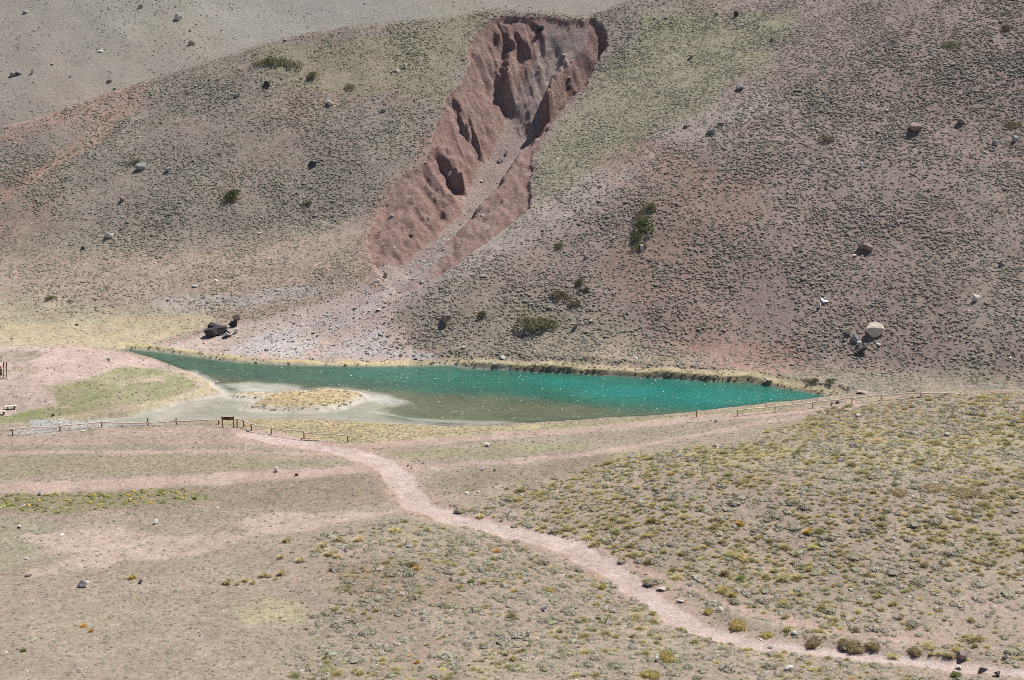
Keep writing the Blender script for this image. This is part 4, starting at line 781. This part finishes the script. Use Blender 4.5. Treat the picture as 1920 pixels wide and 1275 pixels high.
# stones on the mountain slope
n_ = 2600; X = RNG.uniform(-190, 190, n_); Y = RNG.uniform(315, 440, n_); zz = fz_at(X, Y); S = np.clip(RNG.lognormal(-1.1, .45, (n_, 1)), .15, 1.4)*np.array([1, 1, .8])*RNG.uniform(.8, 1.2, (n_, 3)); R3 = np.zeros((n_, 3)); R3[:, 2] = RNG.uniform(0, 6.28, n_)
T = vary((.46, .42, .38), n_, .25, .04); scatter('slope_stones', np.stack([X, Y, zz-.04], 1), S, R3, T, RNG.integers(0, 4, n_), PROTO_S, 'loose stones on the grey mountain slope')
n_ = 14000; X = RNG.uniform(-170, 90, n_); Y = RNG.uniform(315, 420, n_); k = (fbm(X/16, Y/16, 4, 4) > -.05) & (RNG.random(n_) < sstep(60, -90, X+30*fbm(X/20, Y/20, 3, 2))); X, Y = X[k], Y[k]; n_ = len(X); zz = fz_at(X, Y)
S = RNG.uniform(.2, .6, (n_, 1))*np.array([1.2, 1, .55])*RNG.uniform(.8, 1.2, (n_, 3)); R3 = np.zeros((n_, 3)); R3[:, 2] = RNG.uniform(0, 6.28, n_)
scatter('slope_scrub', np.stack([X, Y, zz-.02], 1), S, R3, vary((.30, .28, .225), n_, .15, .02), RNG.integers(0, 5, n_), PROTO_LOW, 'sparse low scrub on the grey mountain slope')
# --- green bushes on the hills
M_LEAF = tinted('bush_leaves', .8, .2, 2.0, .45); M_STEM = plain('bush_stem', (.16, .11, .07))
def bush_meshes(seed):
    r = np.random.default_rng(seed); V = []; F = []; cs = [(r.uniform(-.36, .36), r.uniform(-.3, .3), r.uniform(.10, .2), r.uniform(.14, .24)) for _ in range(9)]
    for cx, cy, cz_, rr in cs:
        for _ in range(85):
            d = r.normal(size=3); d /= np.linalg.norm(d); d[2] = abs(d[2])*.9-.15; p = np.array([cx, cy, cz_])+d*rr*r.uniform(.6, 1.08); s = r.uniform(.018, .04); a = r.normal(size=3); a /= np.linalg.norm(a); b_ = np.cross(a, r.normal(size=3)); b_ /= np.linalg.norm(b_)
            if p[2] < 0: p[2] = .01
            k = len(V); V += [p-a*s, p+b_*s*.6, p+a*s, p-b_*s*.6]; F.append([k, k+1, k+2, k+3])
    SV = []; SF = []
    for cx, cy, cz_, rr in cs:
        a = np.array([cx*.15, cy*.15, -.03]); b_ = np.array([cx, cy, cz_+rr*.4]); w = .012
        for off in ((w, 0, 0), (0, w, 0)):
            o_ = np.array(off); k = len(SV); SV += [a-o_, a+o_, b_+o_*.4, b_-o_*.4]; SF.append([k, k+1, k+2, k+3])
    return mesh_from('foliage', V, F, M_LEAF), mesh_from('stems', SV, SF, M_STEM)
BUSH = [bush_meshes(500+k) for k in range(4)]
DG, OL, BR = (.12, .145, .055), (.24, .225, .125), (.23, .19, .12)
for k, (px, py, w, h, c, lab) in enumerate([(436,382,50,17,DG,'dark green spreading bush alone on the left hill'),(1214,402,36,18,OL,'topmost bush of the green row on the right hill'),(1203,418,30,16,OL,'second bush of the green row, under the topmost'),
  (1206,442,42,22,DG,'broadest dark bush of the green row on the right hill'),(1196,456,36,16,OL,'olive bush just under the broadest of the row'),(1198,472,28,14,DG,'lowest bush of the green row, with a pale stone'),(1000,622,66,34,OL,'large olive bush low on the hill above the lake'),(1030,618,34,20,OL,'side bush joined to the large olive bush'),
  (1088,538,26,16,OL,'upper olive bush on the slope above the upright pale rock'),(1094,552,22,12,DG,'dark bush under the upper olive bush'),(1078,575,26,14,BR,'brownish bush below the pair of slope bushes'),(1050,566,40,16,BR,'wide brownish bush left of the small brown one'),(905,600,30,12,BR,'brown bush near the buried mauve rock'),
  (490,128,40,12,OL,'left bush of the dark ridge patch'),(520,122,44,12,OL,'middle bush of the dark ridge patch'),(548,132,38,11,OL,'right bush of the dark ridge patch'),(586,152,32,14,OL,'bush apart from the dark ridge patch, lower down'),(575,389,20,11,OL,'small green bush in the middle of the left hill'),
  (1552,267,30,15,BR,'brown-green cushion bush on the upper right hill'),(1786,94,36,9,OL,'flat green bush near the top of the right hill'),(1890,62,34,10,BR,'flat brown bush highest on the right hill'),(250,312,26,11,OL,'green bush behind the grey slab boulder'),(94,567,24,8,DG,'dark low bush on the pale flat under the left hill'),(130,570,14,5,OL,'small low bush next to the dark one on the pale flat'),
  (1530,722,24,10,OL,'green bush on the bank at the lake\'s right end'),(1560,722,24,12,DG,'darker green bush beside the one on the lake\'s right bank'),(1900,240,40,9,BR,'long flat brown bush right of the long mauve boulder'),(655,170,22,10,OL,'small green bush between the ridge patch and the gully'),(1050,470,30,10,OL,'flat olive bush on the spur above the small grey stone'),(1515,722,20,8,BR,'brownish bush on the lake\'s right bank'),
  (402,620,14,7,OL,'green clump at the foot of the big black boulder')]):
    p = pix(px, py-2); s = w/pxm(p); r_ = empty('green_bush', (p[0], p[1]+s*.25, zat(p[0], p[1]+s*.25)-.05), k*1.9); r_.scale = (s, s*.9, h/pxm(p)*2.3); tag(r_, lab, 'bush')
    if zat(p[0], p[1]) > 3: r_.rotation_euler = (.5, 0, 0); r_.location.z -= .12
    f_ = link('foliage', BUSH[k % 4][0], r_); f_['tint'] = list(c); link('stems', BUSH[k % 4][1], r_)
# --- tussocks that stand out
TS = [(537,1018,16,15,0,'straw tussock left-most of the pale clump beside the bare patch'),(527,1048,15,12,0,'straw tussock below the left-most of the pale clump'),(563,1055,16,12,0,'low straw tussock under the pale clump'),(594,1036,16,13,0,None),(606,1027,17,15,0,None),(617,1043,19,13,0,None),(634,1016,16,14,0,None),(632,1047,14,9,0,None),(672,1016,16,14,0,'straw tussock right-most of the pale clump'),
 (425,1097,18,16,0,'large straw tussock leading the short row on the flat'),(445,1098,12,9,0,'small tussock next in the row on the flat'),(460,1092,14,11,0,None),(474,1096,13,9,0,None),(493,1083,14,14,0,None),(505,1083,12,9,0,None),(527,1080,16,18,0,'tallest straw tussock at the end of the short row'),(517,1088,10,7,0,None),(247,1087,16,11,1,'yellow-green tussock beside the rounded grey stone'),
 (156,1177,12,10,2,'orange tussock, upper of a lone pair on the flat'),(171,1186,10,10,2,'orange tussock, lower of a lone pair on the flat'),(43,1223,13,8,3,'dark green tussock alone on the lower flat'),(609,1237,11,9,3,'green tussock alone near the lower scrub'),(773,1064,22,14,4,'dark brown-green dome tussock in the scrub'),(781,1069,12,10,2,'orange tussock touching the dark dome tussock'),
 (883,1094,14,10,3,'bright green tussock in the grey scrub'),(706,1147,13,13,0,'pale tussock beside the reddish patch'),(907,1096,16,14,0,'straw tussock right of the bright green one'),(1028,1112,24,14,1,'wide yellow-green tussock in the scrub'),(931,1036,12,10,2,'orange tussock at the upper scrub edge'),(962,1240,14,12,1,None),(782,1245,12,10,2,None),(950,1230,10,14,0,None),
 (1527,1213,36,22,4,'biggest brown tussock dome on the bank above the path'),(1583,1214,26,18,4,'brown tussock dome in the middle of the bank row'),(1604,1220,44,24,4,'broad brown tussock dome of the bank row'),(1638,1218,32,18,4,'brown tussock dome ending the bank row'),(1718,1226,34,14,4,'flat brown tussock further along the bank'),(1440,1196,26,14,1,'golden tussock on the bank before the brown domes'),(1385,1180,40,24,1,'golden tussock mass where the bank begins'),(1330,1152,24,14,1,'golden tussock at the start of the small trail'),
 (1795,1272,24,16,3,'bright green tussock beside the dark jagged rock'),(1516,1002,18,14,2,'orange tussock on the middle of the hillock'),(1387,986,14,12,2,'small orange tussock on the hillock\'s left side'),(1357,1112,20,13,1,None),(1375,1120,18,13,1,None),(1390,1088,22,10,3,'dark green cushion beside golden tussocks'),(1810,930,70,10,4,'wide brown tussock mat on the hillock\'s brow'),(1750,920,50,8,4,'brown tussock mat left of the widest mat on the brow'),(1690,928,46,7,4,None),
 (1250,1240,40,24,1,'golden tussock mass beside the white block'),(1220,1272,40,16,1,None),(1130,1105,18,14,1,None)]
def dome_mesh(seed):
    r = np.random.default_rng(seed); V = []; F = []
    for _ in range(900):
        a = r.uniform(0, 6.283); e = math.asin(r.uniform(0, 1)); d = np.array([math.cos(a)*math.cos(e), math.sin(a)*math.cos(e), math.sin(e)]); lump = 1+.8*float(vn(d[0]*2.2+seed, d[1]*2.2+d[2], 1))
        p_ = d*np.array([.42, .42, .30])*lump*r.uniform(.75, 1); w = np.cross(d, r.normal(size=3)); w = w/np.linalg.norm(w)*.014; t_ = p_+(d*.5+np.array([0, 0, .5])+r.normal(size=3)*.3)*r.uniform(.07, .19)
        k = len(V); V += [p_-w, p_+w, t_]; F.append([k, k+1, k+2])
    V2, F2 = ico(3); V2 = V2*np.array([[.36, .36, .25]])*(1+.75*vn(V2[:, 0]*2.2+seed, V2[:, 1]*2.2+V2[:, 2], 1))[:, None]; V2[:, 2] = np.maximum(V2[:, 2], -.02); k = len(V)
    return mesh_from('tussock_dome', list(V)+list(V2), F+[[i_+k for i_ in f_] for f_ in F2], M_GRASS)
DOME = [dome_mesh(600+k) for k in range(3)]
TC = [(.70, .59, .36), (.58, .48, .20), (.72, .48, .15), (.30, .34, .12), (.38, .30, .17)]
for k, (px, py, w, h, c, lab) in enumerate(TS):
    p = pix(px, py-1); s = w/pxm(p); dm_ = c == 4 or w >= 24; o = link('grass_tussock', DOME[k % 3] if dm_ else TUSS[k % 5]); o.location = (p[0], p[1]+s*.2, p[2]-.02); o.scale = (s*(1.1 if dm_ else 1.1), s*.95, h/pxm(p)*(1.35 if dm_ else 1.4)); o.rotation_euler = (0, 0, k*1.7)
    o['tint'] = [float(v) for v in np.array(TC[c])*(.9+.2*((k*37 % 10)/10))]
    if lab: tag(o, lab, 'grass tussock')
    elif py < 1070 and px < 700: tag(o, 'straw tussock inside the pale clump beside the bare patch', 'grass tussock', 'tussocks of the pale clump')
    elif px < 560: tag(o, 'straw tussock inside the short row on the flat', 'grass tussock', 'tussocks of the short row')
    elif px > 1650: tag(o, 'narrow brown tussock mat on the hillock\'s brow', 'grass tussock', 'mats on the brow')
    elif py > 1225: tag(o, 'large golden tussock at the lower end of the scrub', 'grass tussock', 'large tussocks of the lower scrub')
    else: tag(o, 'large golden tussock close beside the footpath', 'grass tussock', 'large tussocks beside the footpath')
# --- rail fences, sign, benches, posts
def tube(name, P, R, mat, seg=8, parent=None, origin=(0, 0, 0), wob=0.0):
    P = [np.array(p, float)-np.array(origin) for p in P]; V = []; F = []; n_ = len(P)
    for k, p in enumerate(P):
        d = P[min(k+1, n_-1)]-P[max(k-1, 0)]; d /= np.linalg.norm(d); up = np.array([0, 0, 1.0]) if abs(d[2]) < .9 else np.array([1.0, 0, 0]); a = np.cross(d, up); a /= np.linalg.norm(a); b_ = np.cross(a, d)
        r_ = R[k] if hasattr(R, '__len__') else R
        V += [p+(a*math.cos(t_)+b_*math.sin(t_))*r_*(1+wob*random.uniform(-1, 1)) for t_ in np.arange(seg)*2*math.pi/seg]
    for k in range(n_-1):
        for j in range(seg): F.append([k*seg+j, k*seg+(j+1) % seg, (k+1)*seg+(j+1) % seg, (k+1)*seg+j])
    F += [list(range(seg))[::-1], list(range((n_-1)*seg, n_*seg))]
    return link(name, mesh_from(name, V, F, mat), parent)
def box(name, c, half, mat, parent, rz=0.0, bev=.012):
    bm = bmesh.new(); bmesh.ops.create_cube(bm, size=2.0); bmesh.ops.scale(bm, vec=half, verts=bm.verts); bmesh.ops.bevel(bm, geom=bm.edges[:], offset=bev, segments=1, affect='EDGES')
    bmesh.ops.rotate(bm, matrix=Matrix.Rotation(rz, 3, 'Z'), verts=bm.verts); bmesh.ops.translate(bm, vec=c, verts=bm.verts); me = bpy.data.meshes.new(name); bm.to_mesh(me); bm.free(); me.materials.append(mat); return link(name, me, parent)
def fence(posts, rails, label, pr=.075, rr=.085, postmat=M_POST):
    """posts: base pixel, top row; rails: lists of (post index, row)"""
    B = [pix(px, py) for px, py, ty in posts]; Hh = [(py-ty)/pxm(b)/CP for (px, py, ty), b in zip(posts, B)]
    r_ = empty('rail_fence', tuple(B[0])); o0 = B[0]; tag(r_, label, 'fence')
    for (px, py, ty), b, h in zip(posts, B, Hh):
        q = b+np.array([random.uniform(-.04, .04), random.uniform(-.04, .04), h]); tube('post', [b-np.array([0, 0, .3]), (b+q)/2, q, q+np.array([0, 0, .03])], [pr*1.05, pr, pr*.95, pr*.6], postmat, 8, r_, o0, .06)
    for seq in rails:
        for (i, y1), (j, y2) in zip(seq[:-1], seq[1:]):
            pt_ = []
            for q, yy in ((i, y1), (j, y2)):
                px, py, ty = posts[q]; pt_.append(B[q]+np.array([0, -.09, (py-yy)/pxm(B[q])/CP]))
            d = pt_[1]-pt_[0]; pts_ = [pt_[0]+d*t_+np.array([0, 0, .04*math.sin(t_*5+i)+random.uniform(-.02, .02)]) for t_ in np.linspace(-.03, 1.03, 7)]
            tube('rail', pts_, [rr*(1.1-.3*t_) for t_ in np.linspace(0, 1, 7)], M_WOOD, 8, r_, o0, .05)
fence([(24,816,803),(113,808,795),(191,800,789),(278,797,784),(331,796,784),(410,796,787)], [[(0,803.5),(1,798.5),(2,790.5)],[(2,791.5),(3,792.5),(4,789.5),(5,787)]], 'log rail fence running from the dry inlet to the sign board', .085)
fence([(445,800,786),(457,801,785),(472,807,792),(509,813,801),(570,822,809),(652,829,816)], [[(0,785),(1,787.5)],[(1,787),(2,796)],[(2,795),(3,802)],[(3,802),(4,808.5)],[(4,810.5),(5,816.5)]], 'log rail fence curving along the footpath away from the sign board', .08)
fence([(1383,779,766),(1453,772,759.5),(1524,764,752.5),(1597,757,743.5),(1652,750,738.5),(1725,745,735),(1800,742,736)], [[(0,769),(1,761.5),(2,754),(3,745.5),(4,740),(5,736),(6,738)]], 'pale log rail fence climbing over the grassy crest by the lake', .06, .09)
p = pix(1306,782); r_ = empty('fence_post', tuple(p)); tag(r_, 'single wooden post without rail near the right rail fence', 'post'); tube('post', [(0,0,-.2),(0,0,.4),(.02,0,.88),(.02,0,.91)], [.065,.06,.06,.04], M_POST, 8, r_, (0,0,0), .06)
p = pix(428,801); s_ = 1/pxm(p); r_ = empty('sign_board', tuple(p)); tag(r_, 'dark brown wooden sign board on two posts at the fence', 'sign')
for sx in (-10.5, 10.5): tube('post', [(sx*s_*.95, 0, -.25), (sx*s_, 0, .7), (sx*s_*1.03, 0, 1.42), (sx*s_*1.03, 0, 1.46)], [.075, .072, .07, .045], M_POST, 8, r_, (0,0,0), .05)
pn = box('panel', (0, -.02, 1.16), (10*s_, .03, .20), M_BOARD, r_); box('top_rail', (0, -.01, 1.395), (10*s_, .05, .025), M_WOOD, r_)
box('plaque', (5.6*s_, -.052, 1.18), (2.6*s_, .006, .07), plain('orange_wood', (.34, .15, .07), .7), pn, 0, .003)
for tx in (-7.5, -5.2, -3.1, -1.2): box('carved_line', (tx*s_, -.052, 1.2), (.7*s_, .004, .022), plain('worn_paint', (.16, .07, .045), .8), pn, 0, .001)
M_BENCH = plain('pale_planed_wood', (.74, .66, .56), .6); M_DARKW = plain('dark_leg_wood', (.09, .05, .035), .8)
for px, py, rz_, ln, lab in [(21,767,.42,.72,'pale-topped wooden bench standing on the bare knoll'),(2,777,.05,.62,'pale-topped wooden bench by the green grass edge')]:
    p = pix(px, py); r_ = empty('bench', tuple(p), rz_); tag(r_, lab, 'bench')
    for k in (-1, 0, 1): box('seat_plank', (0, k*.135, .44), (ln, .062, .03), M_BENCH, r_)
    for sx in (-.55, .55): box('leg', (sx*ln, 0, .19), (.07, .17, .22), M_DARKW, r_)
M_POLE = plain('dark_pole', (.06, .045, .04), .7); M_REDP = plain('dark_red_panel', (.16, .02, .025), .6)
for px, py, lab in [(6.5,708,'tall dark marker post with red panel, beside the walker\'s shoulder'),(11.5,709,'tall dark marker post with red panel, standing clear of the walker')]:
    p = pix(px, py); r_ = empty('marker_post', tuple(p)); tag(r_, lab, 'post'); r_.rotation_euler = (0, .13, 0)
    tube('pole', [(0,0,-.2),(0,0,1.2),(0,0,2.35)], [.055,.05,.04], M_POLE, 8, r_); box('panel', (-.035, -.03, 1.78), (.07, .02, .36), M_REDP, r_); box('top_band', (0, -.02, 2.2), (.05, .05, .05), M_POLE, r_)
p = pix(556,892); r_ = empty('wooden_marker', tuple(p), .2); tag(r_, 'small rusty brown wooden marker block on the dirt track', 'marker'); box('block', (0, 0, .13), (.20, .09, .14), plain('rusty_wood', (.26, .09, .045), .8), r_, 0, .02); box('cap', (0, 0, .285), (.215, .10, .016), M_POST, r_, 0, .006)
# --- the walker
def walker(loc, rz):
    J = []; E = []; R = []
    def j(p, r): J.append(p); R.append(r); return len(J)-1
    def e(a, b): E.append((a, b))
    pel = j((0, 0, .95), .145); wa_ = j((.01, 0, 1.10), .13); ch = j((.02, 0, 1.32), .155); nk = j((.03, 0, 1.48), .06); hb = j((.045, 0, 1.58), .085); ht = j((.04, 0, 1.70), .085)
    for a, b in ((pel, wa_), (wa_, ch), (ch, nk), (nk, hb), (hb, ht)): e(a, b)
    nose = j((.145, 0, 1.615), .018); e(hb, nose)
    for s, fw in ((1, 1), (-1, -1)):
        hp = j((.0, s*.10, .90), .10); kn = j((.16*fw if fw > 0 else .02, s*.11, .50), .068); an = j((.22 if fw > 0 else -.26, s*.11, .10 if fw > 0 else .16), .042); he = j((.24 if fw > 0 else -.30, s*.11, .045 if fw > 0 else .11), .045); to = j((.40 if fw > 0 else -.17, s*.12, .04 if fw > 0 else .035), .035)
        for a, b in ((pel, hp), (hp, kn), (kn, an), (an, he), (he, to)): e(a, b)
        sh = j((.02, s*.19, 1.40), .065); el = j((-.12*fw, s*.26, 1.14), .048); wr = j((-.02*fw+.10, s*.25, .92), .032); pm = j((-.0*fw+.14, s*.245, .855), .034)
        for a, b in ((ch, sh), (sh, el), (el, wr), (wr, pm)): e(a, b)
        for q, (dx, ln) in enumerate(((-.032, .055), (-.011, .066), (.011, .062), (.030, .048))):
            a = j((.145+dx*.4, s*.245+dx, .815), .011); b = j((.15+dx*.4, s*.24+dx, .815-ln*.6), .010); c_ = j((.145+dx*.4, s*.235+dx, .815-ln), .009); e(pm, a); e(a, b); e(b, c_)
        a = j((.175, s*.235, .85), .011); b = j((.185, s*.23, .815), .010); e(pm, a); e(a, b)
    me = bpy.data.meshes.new('body'); me.from_pydata(J, E, []); ob = bpy.data.objects.new('body', me); COL.objects.link(ob)
    md = ob.modifiers.new('skin', 'SKIN'); sv = me.skin_vertices[0].data
    for k, r in enumerate(R): sv[k].radius = (r, r)
    sv[0].use_root = True; ss = ob.modifiers.new('sub', 'SUBSURF'); ss.levels = 2; ss.render_levels = 2
    dg = bpy.context.evaluated_depsgraph_get(); m2 = bpy.data.meshes.new_from_object(ob.evaluated_get(dg)); bpy.data.objects.remove(ob)
    for mm in (plain('skin', (.42, .25, .17), .6), plain('dark_shirt', (.035, .032, .04), .9), plain('dark_trousers', (.05, .045, .045), .9), plain('boots', (.06, .045, .035), .8)): m2.materials.append(mm)
    for pl_ in m2.polygons:
        c = pl_.center; k = 0
        if c.z < .13: k = 3
        elif c.z < .55: k = 0 if c.z < .42 else 2
        elif c.z < .98 and abs(c.y) < .2: k = 2
        elif c.z < 1.47 and not (abs(c.y) > .2 and c.z < 1.16): k = 1
        pl_.material_index = k; pl_.use_smooth = True
    r_ = empty('person', loc, rz); tag(r_, 'walker in dark clothes and a red cap beside the marker posts', 'person'); b = link('body', m2, r_)
    V, F = ico(2); V = V*np.array([.112, .098, .085]); V[:, 2] = np.maximum(V[:, 2], -.01); red = plain('red_cloth', (.55, .06, .05), .8)
    cp = link('cap', mesh_from('cap', V+np.array([.04, 0, 1.70]), F, red, True), r_)
    br = [(.12+.10*math.cos(t_), .085*math.sin(t_), 1.70-.02*math.cos(t_)) for t_ in np.linspace(-1.57, 1.57, 9)]; br2 = [(x, y, z_-.012) for x, y, z_ in br]; nb = len(br)
    link('brim', mesh_from('brim', br+br2, [list(range(nb)), list(range(2*nb-1, nb-1, -1))]+[[k, k+nb, k+nb+1, k+1] for k in range(nb-1)], red), cp)
    V, F = ico(2); V = V*np.array([.10, .095, .075]); link('hair', mesh_from('hair', V+np.array([.01, 0, 1.66]), F, plain('dark_hair', (.03, .02, .015), .7), True), r_)
    for s in (-1, 1):
        V, F = ico(1); V = V*np.array([.012, .012, .012]); link('eye', mesh_from('eye', V+np.array([.125, s*.033, 1.655]), F, plain('eye', (.02, .02, .02), .3), True), r_)
        V, F = ico(1); V = V*np.array([.02, .012, .032]); link('ear', mesh_from('ear', V+np.array([.035, s*.092, 1.63]), F, m2.materials[0], True), r_)
    V, F = ico(1); V = V*np.array([.008, .026, .007]); link('mouth', mesh_from('mouth', V+np.array([.128, 0, 1.565]), F, plain('lips', (.3, .12, .1), .6), True), r_)
p = pix(5, 710); walker((p[0]-.1, p[1], p[2]+.0), math.pi*1.08)
